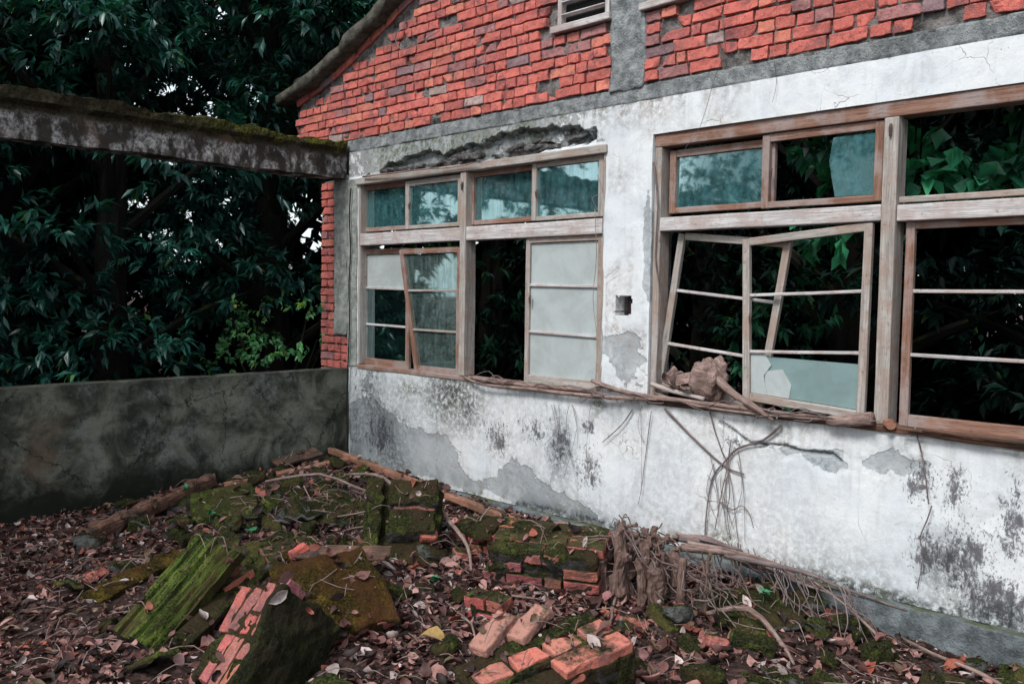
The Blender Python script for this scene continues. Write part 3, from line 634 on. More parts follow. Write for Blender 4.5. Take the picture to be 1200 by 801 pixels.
sash('window_sash', 'tall sash beside the corner with frosted top pane and two clear lower panes', SG, C4=rect(.20, .84, .905, 1.905), y=.070, bars=[(1.575, 1.565), (1.26, 1.25)], panes=['frost', 'clear', 'clear'], wm='wbrown')
sash('window_sash', 'slipped tall sash with grimy grey green panes leaning against the farther mullion', SG, C4=[(.745, 1.895), (1.472, 1.895), (1.472, .885), (.965, .885)], y=.030, bars=[(1.555, 1.56), (1.235, 1.235)], panes=['glass2', 'glass2', 'glass2'], wm='wbrown', bm='wgrey')
sash('window_sash', 'tall sash holding three whole white frosted panes left of the column', SG, C4=rect(2.215, 2.88, .905, 1.94), y=.026, bars=[(1.605, 1.597), (1.274, 1.262)], panes=['frost', 'frost', 'frost'], w=.04)
w2 = CURW[0] = empty('wooden_window', (0, 0, 0), 'large nearer window with racked sashes right of the plaster column', 'window', 'broken wooden windows')
yo = .012
fmember('jamb', w2, 3.285, 3.335, .90, 2.47, yo, .12, 'wgrey'); fmember('jamb', w2, 6.24, 6.30, .90, 2.47, yo, .12, 'wgrey')
fmember('head_rail', w2, 3.285, 6.30, 2.470, 2.548, yo-.004, .125, 'wbrown'); fmember('mullion', w2, 4.722, 4.796, .895, 2.468, yo-.016, .12, 'wgrey')
fmember('transom', w2, 3.337, 4.720, 1.945, 2.030, yo-.008, .12, 'wpale'); fmember('transom', w2, 4.798, 6.238, 1.938, 2.022, yo-.006, .12, 'wpale')
fmember('sill', w2, 3.285, 6.30, .858, .893, -.02, .13, 'wrot', .004)
sash('window_sash', 'small upper sash with whole teal glass right beside the plaster column', SG, C4=rect(3.44, 4.10, 2.05, 2.43), y=.075, bars=[], panes=['glass'], wm='wbrown', rail_b=.035)
sash('window_sash', 'small upper sash with half its glass gone and leaves showing through', SG, C4=rect(4.065, 4.705, 2.045, 2.455), y=.040, bars=[], panes=[('glass', [[(.60, .03), (.97, .03), (.97, .99), (.63, .99), (.60, .7), (.57, .4)]])], wm='wbrown', rail_b=.035)
sash('window_sash', 'wide upper sash with clear dark glass at the right edge', SG, C4=rect(4.80, 5.55, 2.03, 2.49), y=.050, bars=[], panes=[None], wm='wgrey', w=.03, rail_b=.03)
sash('window_sash', 'empty sash racked out of square and leaning behind its neighbour', SG, C4=[(3.515, 1.925), (4.215, 1.86), (4.065, .90), (3.365, .945)], y=.085, bars=[(1.578, 1.512), (1.249, 1.185)], panes=[None, None, None], wm='wgrey')
sash('window_sash', 'tilted tall sash with shards of frosted glass left in its bottom cell', SG,
     C4=[(3.955, 1.875), (4.665, 1.935), (4.655, .905), (3.985, .945)], y=.030, bars=[(1.552, 1.581), (1.227, 1.257)],
     panes=[None, None, (['frost', 'frost', 'frostt'], [[(.03, .04), (.16, .05), (.22, .30), (.15, .55), (.18, .99), (.03, .99)], [(.16, .45), (.32, .38), (.40, .70), (.38, .99), (.16, .99)], [(.08, .10), (.97, .20), (.97, .99), (.08, .99)]])], wm='wgrey', rail_b=.045)
sash('window_sash', 'tall paneless sash with two thin bars at the right edge of the wall', SG, C4=rect(4.878, 5.62, .885, 1.935), y=.060, bars=[(1.584, 1.584), (1.262, 1.262)], panes=[None, None, None], wm='wbrown', rail_b=.075)
sash('window_sash', 'last sash of the nearer window, mostly beyond the right edge', SG, C4=rect(5.56, 6.235, .885, 1.935), y=.095, bars=[(1.584, 1.584), (1.262, 1.262)], panes=['clear', 'clear', 'clear'], wm='wgrey')
mb = MB(); member(mb, (4.70, .085, 1.45), (4.70, .085, .93), .02, .012); tag(mb.build('wooden_batten', M['wpale']), 'thin pale batten standing in the gap left of the nearer mullion', 'batten')
for i, (x, z, y) in enumerate([(.835, 2.25, .01), (1.515, 2.36, -.022), (2.275, 2.25, .008), (4.085, 2.24, .018), (4.76, 2.40, -.010), (3.99, 1.42, .008), (2.23, 1.5, .006)]):
    mb = MB(); tube(mb, [(x, y, z+.03), (x, y-.008, z+.01), (x, y-.006, z-.03)], [.007, .010, .006], 6, rough=.002)
    tag(mb.build('window_catch', M['metal']), ['small dark catch on the farthest upper sash stile', 'dark iron hook near the top of the farther mullion', 'dark catch on the stile of the upper sash by the column', 'dark catch between the two upper sashes of the nearer window', 'dark iron hook near the top of the nearer mullion', 'small catch on the stile between the two leaning sashes', 'small knob on the stile of the frosted sash'][i], 'window catch')
# louvred vents in the gable
for i, (a, b, c, d) in enumerate(vents):
    v = empty('louvre_vent', ((a+b)/2, 0, c), ['old wooden louvre vent in the brickwork left of the cement rib', 'louvre vent cut by the top edge right of the cement rib'][i], 'vent')
    for q in [('vent_frame', a+.01, a+.045, c+.045, d, -.02, .10, 'wpale'), ('vent_frame', b-.045, b-.01, c+.045, d, -.02, .10, 'wpale'), ('vent_frame', a+.01, b-.01, d, d+.045, -.02, .10, 'wpale'), ('vent_sill', a-.035, b+.012, c-.005, c+.042, -.045, .10, 'wpale')]:
        sub(fmember(q[0], v, *q[1:]))
    for k in range(5):
        mb = MB(); z = c+.11+k*.085; member(mb, (a+.047, -.002, z), (b-.047, -.002, z), .045, .010, up=(0, .1, 1)); sub(mb.build('louvre_slat', M['wpale'], v))
    mb = MB(); cbox(mb, a+.02, b-.02, .030, .042, c+.02, d+.02); sub(mb.build('shade_sheet', M['black'], v))  # black sheet stands in for the unlit hollow behind the slats

# ------------------------------------------------------------------ TREES
def leafmesh(pos, dr, L, W, tint, bend=.35):
    """pos,dr (N,3), L,W (N,) -> verts (N,5,3), tri faces"""
    N = len(pos); up = np.array([0, 0, 1.])+nr.normal(0, .35, (N, 3)); s = np.cross(dr, up); s /= np.linalg.norm(s, axis=1, keepdims=True)+1e-9; n = np.cross(s, dr)
    L = L[:, None]; W = W[:, None]; mid = pos+dr*L*.45
    v = np.stack([pos, mid+s*W*.5+n*W*.15, mid-n*W*.1, mid-s*W*.5+n*W*.15, pos+dr*L-n*L*bend*.5], 1)
    f = np.array([[0, 2, 1], [0, 3, 2], [1, 2, 4], [2, 3, 4]]); F = (np.arange(N)[:, None, None]*5+f[None]).reshape(-1, 3)
    return v.reshape(-1, 3), F, np.repeat(tint, 5, 0)
def fastmesh(name, V, F, C):
    me = bpy.data.meshes.new(name); me.vertices.add(len(V)); me.vertices.foreach_set('co', V.astype(np.float32).ravel())
    me.loops.add(F.size); me.loops.foreach_set('vertex_index', F.astype(np.int32).ravel()); k = F.shape[1]
    me.polygons.add(len(F)); me.polygons.foreach_set('loop_start', np.arange(0, F.size, k, dtype=np.int32)); me.polygons.foreach_set('loop_total', np.full(len(F), k, np.int32))
    me.update(calc_edges=True)
    a = me.attributes.new('tint', 'FLOAT_COLOR', 'POINT'); a.data.foreach_set('color', np.concatenate([C, np.ones((len(V), 1))], 1).astype(np.float32).ravel())
    return me
def sprays(cent, cdir, n, L, W, spread=(.4, 1.15), droop=.62):
    N = len(cent); pos = np.repeat(cent, n, 0); d = np.repeat(cdir, n, 0); M_ = N*n
    t = np.cross(d, nr.normal(0, 1, (M_, 3))); t /= np.linalg.norm(t, axis=1, keepdims=True)+1e-9
    a = nr.uniform(*spread, M_)[:, None]; v = d*np.cos(a)+t*np.sin(a); v[:, 2] -= droop*nr.uniform(.4, 1.2, M_); v /= np.linalg.norm(v, axis=1, keepdims=True)
    pos = pos+d*nr.uniform(-.06, .06, M_)[:, None]
    tint = np.repeat(nr.uniform(.45, 1.35, (N, 1)), n, 0)*nr.uniform(.7, 1.3, (M_, 1))*np.array([1, 1, 1.])
    yel = nr.random(M_) < .02; tint[yel] *= np.array([5, 2.0, .9])
    return leafmesh(pos, v, L*nr.uniform(.7, 1.3, M_), W*nr.uniform(.75, 1.25, M_), tint)
def crown_mesh(name, blobs, ncl, n, L, W, **k):
    C = []; D = []
    for bx, by, bz, r in blobs:
        q = nr.normal(0, 1, (int(ncl*r*r), 3)); q /= np.linalg.norm(q, axis=1, keepdims=True); q[:, 2] = np.where(q[:, 2] < -.4, -q[:, 2]*.6, q[:, 2])
        rad = r*nr.uniform(.45, 1.05, len(q))[:, None]; C.append(np.array([bx, by, bz])+q*rad*np.array([1.15, 1.15, .8])); q = q+nr.normal(0, .5, q.shape); D.append(q/np.linalg.norm(q, axis=1, keepdims=True))
    return fastmesh(name, *sprays(np.concatenate(C), np.concatenate(D), n, L, W, **k))
def tree_proto(seed, H, Rr, zb, nb, ncl=115, n=11, L=.15, W=.042, trunk=.22, lean=.2):
    rr = random.Random(seed); blobs = []; mb = MB()
    tp = [(0, 0, -.3), (.05*rr.uniform(-1, 1), .05, H*.25), (lean*rr.uniform(-1, 1), lean*rr.uniform(-1, 1), H*.5), (lean*1.5*rr.uniform(-1, 1), lean*rr.uniform(-1, 1), H*.85)]
    tube(mb, tp, [trunk*1.25, trunk, trunk*.7, trunk*.25], 10, rough=.03, sub=5)
    for i in range(nb):
        a = i*2.4+rr.uniform(-.4, .4); z = zb+(H-zb)*((i+.5)/nb)**.9; q = math.sin(math.pi*min(1, .22+.78*(z-zb)/(H-zb)))**.6
        d = Rr*q*rr.uniform(.35, 1.0); b = (d*math.cos(a), d*math.sin(a), z, rr.uniform(.42, .85)); blobs.append(b)
        if i % 2 == 0:
            t = max(.2, z*.75-.4); f = t/H; s = (tp[2][0]*f, tp[2][1]*f, t); tube(mb, [s, ((s[0]+b[0])*.5, (s[1]+b[1])*.5, (s[2]+b[2])*.5+.1), b[:3]], [trunk*.38, trunk*.25, trunk*.07], 6, rough=.01)
    return mb, crown_mesh('crown', blobs, ncl, n, L, W)
protos = []
for sd, H, Rr, zb, nb, L, W, tr in [(1, 7.5, 2.3, .9, 34, .125, .040, .20), (2, 8.5, 2.6, 1.6, 36, .115, .036, .27), (3, 6.0, 2.0, .4, 28, .13, .046, .15)]:
    mb, cm = tree_proto(sd, H, Rr, zb, nb, L=L, W=W, trunk=tr); t = mb.build('trunk', M['bark']); tm = t.data; bpy.data.objects.remove(t); cm.materials.append(M['leaf']); protos.append((tm, cm))
def tree(k, x, y, rz, s, label, group='dark broadleaf trees around the ruin'):
    e = empty('broadleaf_tree', (x, y, -.1), label, 'tree', group); e.rotation_euler.z = R(rz); e.scale = (s, s, s)
    for nm, d in (('trunk', protos[k][0]), ('crown', protos[k][1])):
        c = bpy.data.objects.new(nm, d); col.objects.link(c); c.parent = e
        if nm == 'crown' and y > 2.5: c.material_slots[0].link = 'OBJECT'; c.material_slots[0].material = M['leafs']  # crowns behind the wall: deep shade put into the leaf colour
    return e
tree(1, -4.4, -1.6, 20, 1.05, 'thick trunked dark tree behind the low wall near the left edge')
tree(0, -3.0, 1.0, 100, 1.05, 'leafy dark tree overhanging the corner of the ruin beyond the beam end')
tree(2, -3.1, -.9, 210, 1.1, 'bushy tree in deep shade between two bigger trees behind the low wall')
tree(0, -3.7, -3.4, 300, 1.1, 'tall dark tree at the far left edge above the low wall')
tree(1, -5.5, 2.2, 140, 1.15, 'tall tree with leafy top farther back behind the beam')
tree(2, -1.2, 3.0, 60, 1.1, 'dense low branched tree seen through the farther window')
tree(0, 1.4, 3.6, 250, .95, 'dark tree behind the open gap of the farther window')
tree(1, 3.2, 3.2, 330, .9, 'dark tree standing behind the leaning sashes of the nearer window')
tree(2, 5.4, 3.0, 10, 1.1, 'dark tree behind the paneless right part of the nearer window')
tree(0, -8.0, .2, 45, 1.3, 'distant tall tree filling the gaps behind the low wall')
# trees across the yard, seen mirrored in the upper panes
tree(1, 1.0, -9.5, 75, 1.2, 'tree across the yard mirrored in the farther window panes'); tree(0, -3.5, -8.0, 15, 1.2, 'tree across the yard left of the ruin, mirrored in the teal panes')
# far wood behind everything
bl = []
for i in range(330):
    a = rnd.uniform(-.12, 1.2)*math.pi; d = rnd.uniform(7.5, 11)
    zt = rnd.uniform(.0, 8.5)
    if zt > 4.2 and .80 < a/math.pi < 1.05 and rnd.random() < .35: continue
    bl.append((2+d*math.cos(a), .5+d*math.sin(a), zt, rnd.uniform(.9, 1.5)))
for i in range(150):
    a = rnd.uniform(-.12, 1.2)*math.pi; d = rnd.uniform(6.5, 11); bl.append((2+d*math.cos(a), .5+d*math.sin(a), rnd.uniform(-.2, 1.4), rnd.uniform(.7, 1.1)))
for i in range(330):
    a = rnd.uniform(.12, .80)*math.pi; d = rnd.uniform(6.0, 9.0); bl.append((3+d*math.cos(a), .5+d*math.sin(a), rnd.uniform(.2, 8.5), rnd.uniform(.9, 1.4)))
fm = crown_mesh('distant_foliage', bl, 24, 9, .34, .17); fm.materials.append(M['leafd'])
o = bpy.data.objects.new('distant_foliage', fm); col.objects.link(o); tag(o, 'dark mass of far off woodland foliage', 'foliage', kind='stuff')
# understorey shrubs
def shrub(x, y, blobs, mat, L, W, label, ncl=60, n=8, name='leafy_shrub', **k):
    e = empty(name, (x, y, -.1), label, 'shrub'); me = crown_mesh('foliage', blobs, ncl, n, L, W, **k); me.materials.append(M[mat]); o = bpy.data.objects.new('foliage', me); col.objects.link(o); o.parent = e
    mb = MB()
    for b in blobs[::2]:
        if 'climber' in name: tube(mb, [(b[0]*1.3, b[1]+.1, 3.6), (b[0]*1.1+.05, b[1], 3.0), b[:3]], [.014, .010, .004], 6)
        else: tube(mb, [(0, 0, 0), (b[0]*.5+.05, b[1]*.5, b[2]*.5), b[:3]], [.03, .02, .006], 6)
    mb.build('stem', M['bark'], e)
def rb(n, rx, ry, z0, z1, r0, r1): return [(rnd.uniform(-rx, rx), rnd.uniform(-ry, ry), rnd.uniform(z0, z1), rnd.uniform(r0, r1)) for _ in range(n)]
shrub(-1.9, .35, rb(16, 1.0, .35, .80, 1.45, .18, .30), 'leafl', .075, .040, 'light green bush with brightened leaf colour behind the low wall next to the brick pier', 90)  # leaf colour raised so the bush looks lit despite the canopy
shrub(5.1, .62, rb(15, .75, .12, 2.15, 2.70, .16, .26), 'leafc', .125, .085, 'broad leaved climber hanging inside the top right corner of the nearer window', 120, 6, 'broadleaf_climber', droop=1.1)
shrub(4.2, .62, rb(8, .35, .12, 2.0, 2.5, .14, .22), 'leafc', .12, .075, 'broad green leaves behind the half glazed upper sash', 120, 6, 'broadleaf_climber', droop=1.0)
shrub(.55, 1.1, rb(9, .7, .3, .7, 2.2, .22, .4), 'leaf2', .11, .036, 'green shrub crowding the open gap of the farther window', 80)
shrub(3.0, 1.2, rb(8, .8, .3, .5, 1.8, .25, .40), 'leaf2', .10, .034, 'dark shrub behind the racked empty sash', 80)

# ------------------------------------------------------------------ RUBBLE
solids = []
def place(e, loc, rot): e.location = loc; e.rotation_euler = tuple(R(a) for a in rot); return e
def masonry(name, label, nb, loc, rot, missing=None, brickm='brickmoss', mortarm='mortarm', head=0.0, wythes=2, cap=None, seed=0, cat='rubble'):
    """nb = (length in m, courses); laid along x, thick along y, courses along z; origin at base centre"""
    L, nc = nb; e = empty(name, loc, label, cat, 'fallen chunks of brick masonry'); e.rotation_euler = tuple(R(a) for a in rot)
    T = wythes*.115; pitch = .072; H = nc*pitch; mb = MB(); r2 = random.Random(seed)
    for k in range(nc):
        for wv in range(wythes):
            x = -L/2-(0.1 if (k+wv) % 2 else 0)
            while x < L/2-.04:
                l = .21 if r2.random() > head else .1; x0 = max(x, -L/2+r2.uniform(-.02, .02)); x1 = min(x+l, L/2+r2.uniform(-.02, .03))
                if x1-x0 > .05 and not (missing and missing(k, wv, int((x0+L/2)/.2))): brick(mb, (x0+x1)/2, (wv-(wythes-1)/2)*.115, k*pitch+.036, x1-x0-.012, .103, .058, c=tuple(q*r2.uniform(.6, 1.0) for q in (.50, .145, .11)), amp=.007, n=(9, 6, 5))
                x = x+l+.004
    a = mb.build('bricks', M[brickm], e)
    mb = MB(); p, F = rbox((L-.03, T-.025, H-.018), .02, (max(6, int(L/.02)), 16, max(4, nc*4)), .016, 16, seed); mb.add(p+np.array([0, 0, H/2]), F); b = mb.build('mortar', M[mortarm], e)
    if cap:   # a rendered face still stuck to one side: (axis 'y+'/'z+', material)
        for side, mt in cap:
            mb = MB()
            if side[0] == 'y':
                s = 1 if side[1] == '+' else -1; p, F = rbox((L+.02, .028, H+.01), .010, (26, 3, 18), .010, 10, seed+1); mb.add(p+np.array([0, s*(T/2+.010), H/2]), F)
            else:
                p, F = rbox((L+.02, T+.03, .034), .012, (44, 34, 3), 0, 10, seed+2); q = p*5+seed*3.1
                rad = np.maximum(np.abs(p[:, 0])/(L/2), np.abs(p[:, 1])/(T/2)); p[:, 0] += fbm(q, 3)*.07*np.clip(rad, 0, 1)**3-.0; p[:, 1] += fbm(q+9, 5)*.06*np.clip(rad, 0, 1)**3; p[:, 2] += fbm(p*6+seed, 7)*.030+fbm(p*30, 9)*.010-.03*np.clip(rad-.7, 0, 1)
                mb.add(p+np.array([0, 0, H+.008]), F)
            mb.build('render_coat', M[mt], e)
    solids.append(e); return e
RH = Vector((math.cos(YAW), math.sin(YAW), 0)); FH = Vector((-math.sin(YAW), math.cos(YAW), 0))
def gpt(u, v, z): D = ray(u, v); t = (z-CAM[2])/D[2]; return Vector((CAM[0]+D[0]*t, CAM[1]+D[1]*t, z))
def axes(e, c, X, Zn, drop_=0):
    X = (RH*X[0]+FH*X[1]+Vector((0, 0, X[2]))).normalized(); Zn = RH*Zn[0]+FH*Zn[1]+Vector((0, 0, Zn[2])); Zn = (Zn-X*Zn.dot(X)).normalized(); Yn = Zn.cross(X)
    e.rotation_euler = Matrix((X, Yn, Zn)).transposed().to_euler(); e.location = c-Zn*drop_; return e
def chunk(lb, c, X, Zn, nb, **k):
    e = masonry('masonry_chunk', lb, nb, (0, 0, 0), (0, 0, 0), **k); return axes(e, gpt(*c), X, Zn, nb[1]*.072/2)
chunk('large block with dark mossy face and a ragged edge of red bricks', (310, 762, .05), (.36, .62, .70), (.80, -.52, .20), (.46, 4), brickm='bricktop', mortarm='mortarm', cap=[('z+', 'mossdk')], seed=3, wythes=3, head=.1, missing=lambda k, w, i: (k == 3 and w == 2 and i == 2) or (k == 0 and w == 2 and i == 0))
chunk('flat olive brown mossy slab leaning on the large block', (392, 708, .08), (.74, .52, .10), (.12, -.52, .84), (.46, 2), brickm='brickmoss', mortarm='mossb', cap=[('z+', 'mossb')], seed=4, wythes=4)
e = empty('masonry_chunk', (0, 0, 0), 'stepped green masonry chunk with two protruding bricks near the low wall', 'rubble', 'fallen chunks of brick masonry')
def lump(mb, size, c, seed, amp=.012, n=None, r=.014, rz=0, col_=(1, 1, 1)):
    n = n or tuple(max(4, int(q/.018)) for q in size); p, F = rbox(size, r, n, amp, 11, seed); p += fbm(p*40, seed)[:, None]*.006; mb.add(p@rotm(0, 0, rz).T+np.array(c), F, col_)
mb = MB(); lump(mb, (.46, .60, .16), (0, 0, 0), 51, .016); mb.build('mortar', M['moss'], e)
mb = MB(); lump(mb, (.10, .56, .09), (-.17, .02, .11), 52, .018); mb.build('render_coat', M['moss'], e)
mb = MB(); lump(mb, (.29, .19, .11), (.06, .17, .12), 53, .014); lump(mb, (.28, .17, .11), (.06, -.06, .12), 54, .014); mb.build('render_coat', M['moss'], e)
mb = MB(); lump(mb, (.10, .07, .055), (.165, -.125, .125), 56, .006, col_=(.45, .12, .08)); lump(mb, (.24, .05, .05), (.07, .078, .12), 57, .008, col_=(.22, .09, .07)); lump(mb, (.17, .10, .055), (.13, -.275, .03), 55, .006, col_=(.30, .11, .08)); mb.build('bricks', M['brickmoss'], e)
axes(e, gpt(471, 622, .10), (1, .06, -.02), (.06, -.60, .80)); solids.append(e)
chunk('low row of mossy red masonry lying against the root stump', (642, 655, .08), (.96, -.28, -.03), (-.05, -.30, .95), (.62, 4), brickm='brickmoss', seed=6, wythes=3, head=.3, missing=lambda k, w, i: (k == 3 and w == 0 and i in (0, 2)) or (k == 2 and w == 0 and i == 1))
e = empty('masonry_chunk', (0, 0, 0), 'nearest masonry piece with a diagonal row of clean orange bricks on top', 'rubble', 'fallen chunks of brick masonry')
mb = MB(); lump(mb, (.68, .34, .24), (0, 0, -.12), 61, .012); lump(mb, (.66, .022, .035), (0, .065, .012), 62, .012); lump(mb, (.66, .022, .035), (0, -.055, .012), 63, .012)
for k in range(5): lump(mb, (.018, .10, .03), (-.335+k*.168, .005, .010), 64+k, .008)
mb.build('mortar', M['moss'], e)
mb = MB()
for k in range(4): lump(mb, (.145-.02*(k == 3), .090, .07), (-.25+k*.168, .006, -.004), 70+k, .006, r=.006, col_=[(.60, .20, .14), (.62, .18, .13), (.56, .21, .15), (.5, .17, .13)][k])
lump(mb, (.34, .10, .08), (.15, -.115, .0), 75, .006, r=.007, col_=(.60, .19, .135)); lump(mb, (.20, .09, .05), (-.22, -.125, -.05), 76, .008, col_=(.3, .12, .09))
mb.build('bricks', M['bricktop'], e)
axes(e, gpt(640, 770, .07), (.80, .50, .15), (-.16, -.30, .94)); solids.append(e)
chunk('small mossy pair of bricks behind the nearest masonry piece', (573, 712, .0), (.8, -.5, 0), (.1, -.2, 1), (.2, 2), seed=9, wythes=1)
chunk('dark masonry lump in the gap between the fluted slab and the large block', (248, 712, .0), (.5, .8, .2), (-.3, -.2, .9), (.42, 3), seed=10, wythes=2, mortarm='moss')
chunk('mossy masonry lump behind the olive slab with one clean red corner', (345, 655, .03), (.8, .5, .1), (-.2, -.3, .9), (.34, 2), seed=12, wythes=2, mortarm='mossb', head=.4)
chunk('green rubble masonry heap piece in the middle of the yard', (262, 600, .04), (.9, .3, .1), (.1, -.3, .9), (.40, 2), seed=13, wythes=3, mortarm='moss', cap=[('z+', 'stoneg')])
chunk('flat mossy masonry plate half sunk left of the stepped chunk', (388, 600, .05), (.7, .6, .1), (-.1, -.35, .9), (.40, 1), seed=14, wythes=3, mortarm='moss', cap=[('z+', 'moss')])
chunk('mossy slab fragment between the stepped chunk and the long red plank', (565, 628, .02), (.8, -.5, .1), (.1, -.3, .9), (.30, 2), seed=15, wythes=2, mortarm='moss', cap=[('z+', 'moss')])
chunk('dark mossy slab lying flat in the lower right, right of the stump', (880, 722, -.12), (.9, .3, .05), (.0, -.25, .95), (.42, 1), seed=16, wythes=3, mortarm='moss', cap=[('z+', 'stone')])
for (c, X, lb) in [((578, 742, .12), (.52, .78, .30), 'long orange brick leaning left on top of the nearest masonry piece'), ((620, 732, .13), (.56, .76, .28), 'second pale brick leaning beside the first on the nearest masonry piece'), ((350, 645, .13), (.5, -.8, .1), 'bright red half brick in the middle of the rubble')]:
    mb = MB(); L = .24 if 'half' not in lb else .09; p, F = rbox((L, .10, .045), .008, (10, 6, 4), .006, 16, int(c[0])); mb.add(p, F, (.44, .22, .17) if 'half' not in lb else (.6, .13, .1)); o = mb.build('loose_brick', M['bricktop']); tag(o, lb, 'brick'); axes(o, gpt(*c), X, (-.25, -.35, .88)); solids.append(o)
# fluted green slab
e = empty('fluted_slab', (0, 0, 0), 'bright green moss covered slab with long flutes', 'slab'); mb = MB()
Lx, Fx = lattice(26, 30, 3); p = Lx*np.array([.30, .145, .022]); top = p[:, 2] > 0
p[:, 2] += np.where(top, .014*np.cos(p[:, 1]*130)*(p[:, 1] < -.02)+.024*(np.abs(p[:, 1]-.03) < .014)+.018*(p[:, 1] > .11), 0); p += np.stack([fbm(p*9, 1)*.016, fbm(p*9, 2)*.010, fbm(p*14, 3)*.012], 1)
mb.add(p, Fx); mb.build('slab_body', M['mossg'], e)
mb = MB(); p, F = rbox((.03, .34, .025), .006, (3, 14, 3), .006, 14, 3); mb.add(p+np.array([.30, .0, .022]), F); mb.build('end_lip', M['stone'], e)
axes(e, gpt(214, 694, .12), (.36, .62, .50), (-.10, -.62, .72)); e.scale = (.98, .92, 1); solids.append(e)
# timbers
def timber(name, label, a, b, w, t, mat, up=(0, 0, 1), n=None, amp=.006, cat='timber', r=.008):
    mb = MB(); a = np.array(a); b = np.array(b); d = b-a; L = np.linalg.norm(d); d /= L; u = np.array(up, float); u -= d*(u@d); u /= np.linalg.norm(u); s = np.cross(u, d); sd = rnd.randrange(900)
    p, F = rbox((L, w, t), r, (int(L/.03)+4, 6, 5), amp, 9, sd); e_ = np.abs(p[:, 0])/(L/2); P = p.copy()
    P[:, 0] += np.where(e_ > .96, fbm(p*60, sd)*.03, 0)
    V = a+(P[:, :1]+L/2)*d+P[:, 1:2]*s+P[:, 2:3]*u; mb.add(V, F, (1, 1, 1), p+sd*.3); o = mb.build(name, M[mat]); tag(o, label, cat); solids.append(o); return o
timber('rotten_beam', 'thick crumbling red brown beam lying along the foot of the low wall', (.95, -2.62, -.0), (.22, -1.42, .07), .11, .10, 'wrot', amp=.016, r=.03)
timber('old_plank', 'red brown plank continuing from the rotten beam towards the corner', (.42, -1.40, .06), (.45, -.22, .13), .085, .045, 'plank')
timber('old_plank', 'long reddish plank lying at the foot of the white wall', (.12, -.28, .16), (2.62, -.42, .01), .055, .05, 'plank', amp=.003)
timber('old_plank', 'short broken orange brown plank beside the corner', (.18, -.85, .12), (.16, -.42, .17), .12, .03, 'wrot', (.4, 0, 1))
timber('old_plank', 'dark purple brown board bridging rubble behind the large block', (2.45, -2.05, .12), (2.85, -1.72, .14), .12, .02, 'wrot', (.2, -.3, 1))
timber('old_plank', 'narrow dark plank half buried right of the fluted slab', (2.95, -2.92, .0), (2.60, -2.35, .12), .10, .05, 'moss', (.3, 0, 1))
timber('old_plank', 'mossy half buried board left of the fluted slab', (2.05, -2.98, -.03), (1.80, -2.40, .03), .12, .05, 'mossb', (.3, 0, 1))

# individual broken bricks, stones and tile shards scattered in the yard
def shard(kind, sd):
    mb = MB(); r2 = random.Random(sd)
    if kind == 'brick': p, F = rbox((r2.uniform(.07, .17), .09, .055), .012, (9, 6, 5), .013, 16, sd); mb.add(p, F, (.42, .13, .10)); return mb.build('broken_brick', M['brickmoss'] if sd % 3 else M['bricktop'])
    if kind == 'stone': p, F = rbox((r2.uniform(.10, .20), r2.uniform(.08, .15), r2.uniform(.05, .09)), .03, (8, 7, 5), .026, 9, sd); mb.add(p, F); return mb.build('rubble_stone', M[['stone', 'stoneg', 'moss'][sd % 3]], smooth=False)
    p, F = rbox((r2.uniform(.12, .26), r2.uniform(.10, .18), .016), .004, (12, 8, 2), .007, 10, sd); p[:, 2] += .010*np.cos(p[:, 1]*70); mb.add(p, F); return mb.build('tile_shard', M[['tile', 'stone', 'stoneg'][sd % 3]])
kinds = {'brick': [shard('brick', s) for s in range(20, 27)], 'stone': [shard('stone', s) for s in range(30, 39)], 'tile': [shard('tile', s) for s in range(40, 46)]}
lab = {'brick': 'loose broken red brick lying among dead leaves and moss', 'stone': 'mossy lump of broken rubble among the dead leaves', 'tile': 'thin grey roof tile shard lying on the rubble'}
cnt_ = {'brick': 0, 'stone': 0, 'tile': 0}
spots = []
for i in range(270):
    k = rnd.random()
    if k < .58: x, y = rnd.gauss(1.35, .75), rnd.gauss(-1.35, .55)
    elif k < .66: x, y = rnd.gauss(2.9, .6), rnd.gauss(-2.3, .5)
    elif k < .90: x, y = rnd.uniform(4.0, 5.6), rnd.uniform(-1.6, -.15)
    else: x, y = rnd.uniform(.2, 4.5), rnd.uniform(-3.2, -.3)
    if x < .12 or y > -.12 or y < -3.6: continue
    if (x-3.35)**2+(y+2.35)**2 < .12 or (x-4.15)**2+(y+1.85)**2 < .1: continue
    spots.append((x, y))
for x, y in spots:
    kd = rnd.choices(['brick', 'stone', 'tile'], [.11, .56, .33])[0]; src = rnd.choice(kinds[kd])
    o = bpy.data.objects.new(src.name.split('.')[0], src.data); col.objects.link(o)
    o.location = (x, y, float(gh(x, y))+rnd.uniform(.0, .045)); o.rotation_euler = (R(rnd.gauss(0, 16)), R(rnd.gauss(0, 16)), rnd.uniform(0, 6.3)); s = rnd.uniform(.7, 1.25); o.scale = (s, s, s)
    tag(o, lab[kd], {'brick': 'brick', 'stone': 'stone', 'tile': 'tile'}[kd], {'brick': 'loose broken bricks', 'stone': 'mossy rubble stones', 'tile': 'roof tile shards'}[kd]); solids.append(o)
for v in kinds.values():
    for o in v: bpy.data.objects.remove(o)

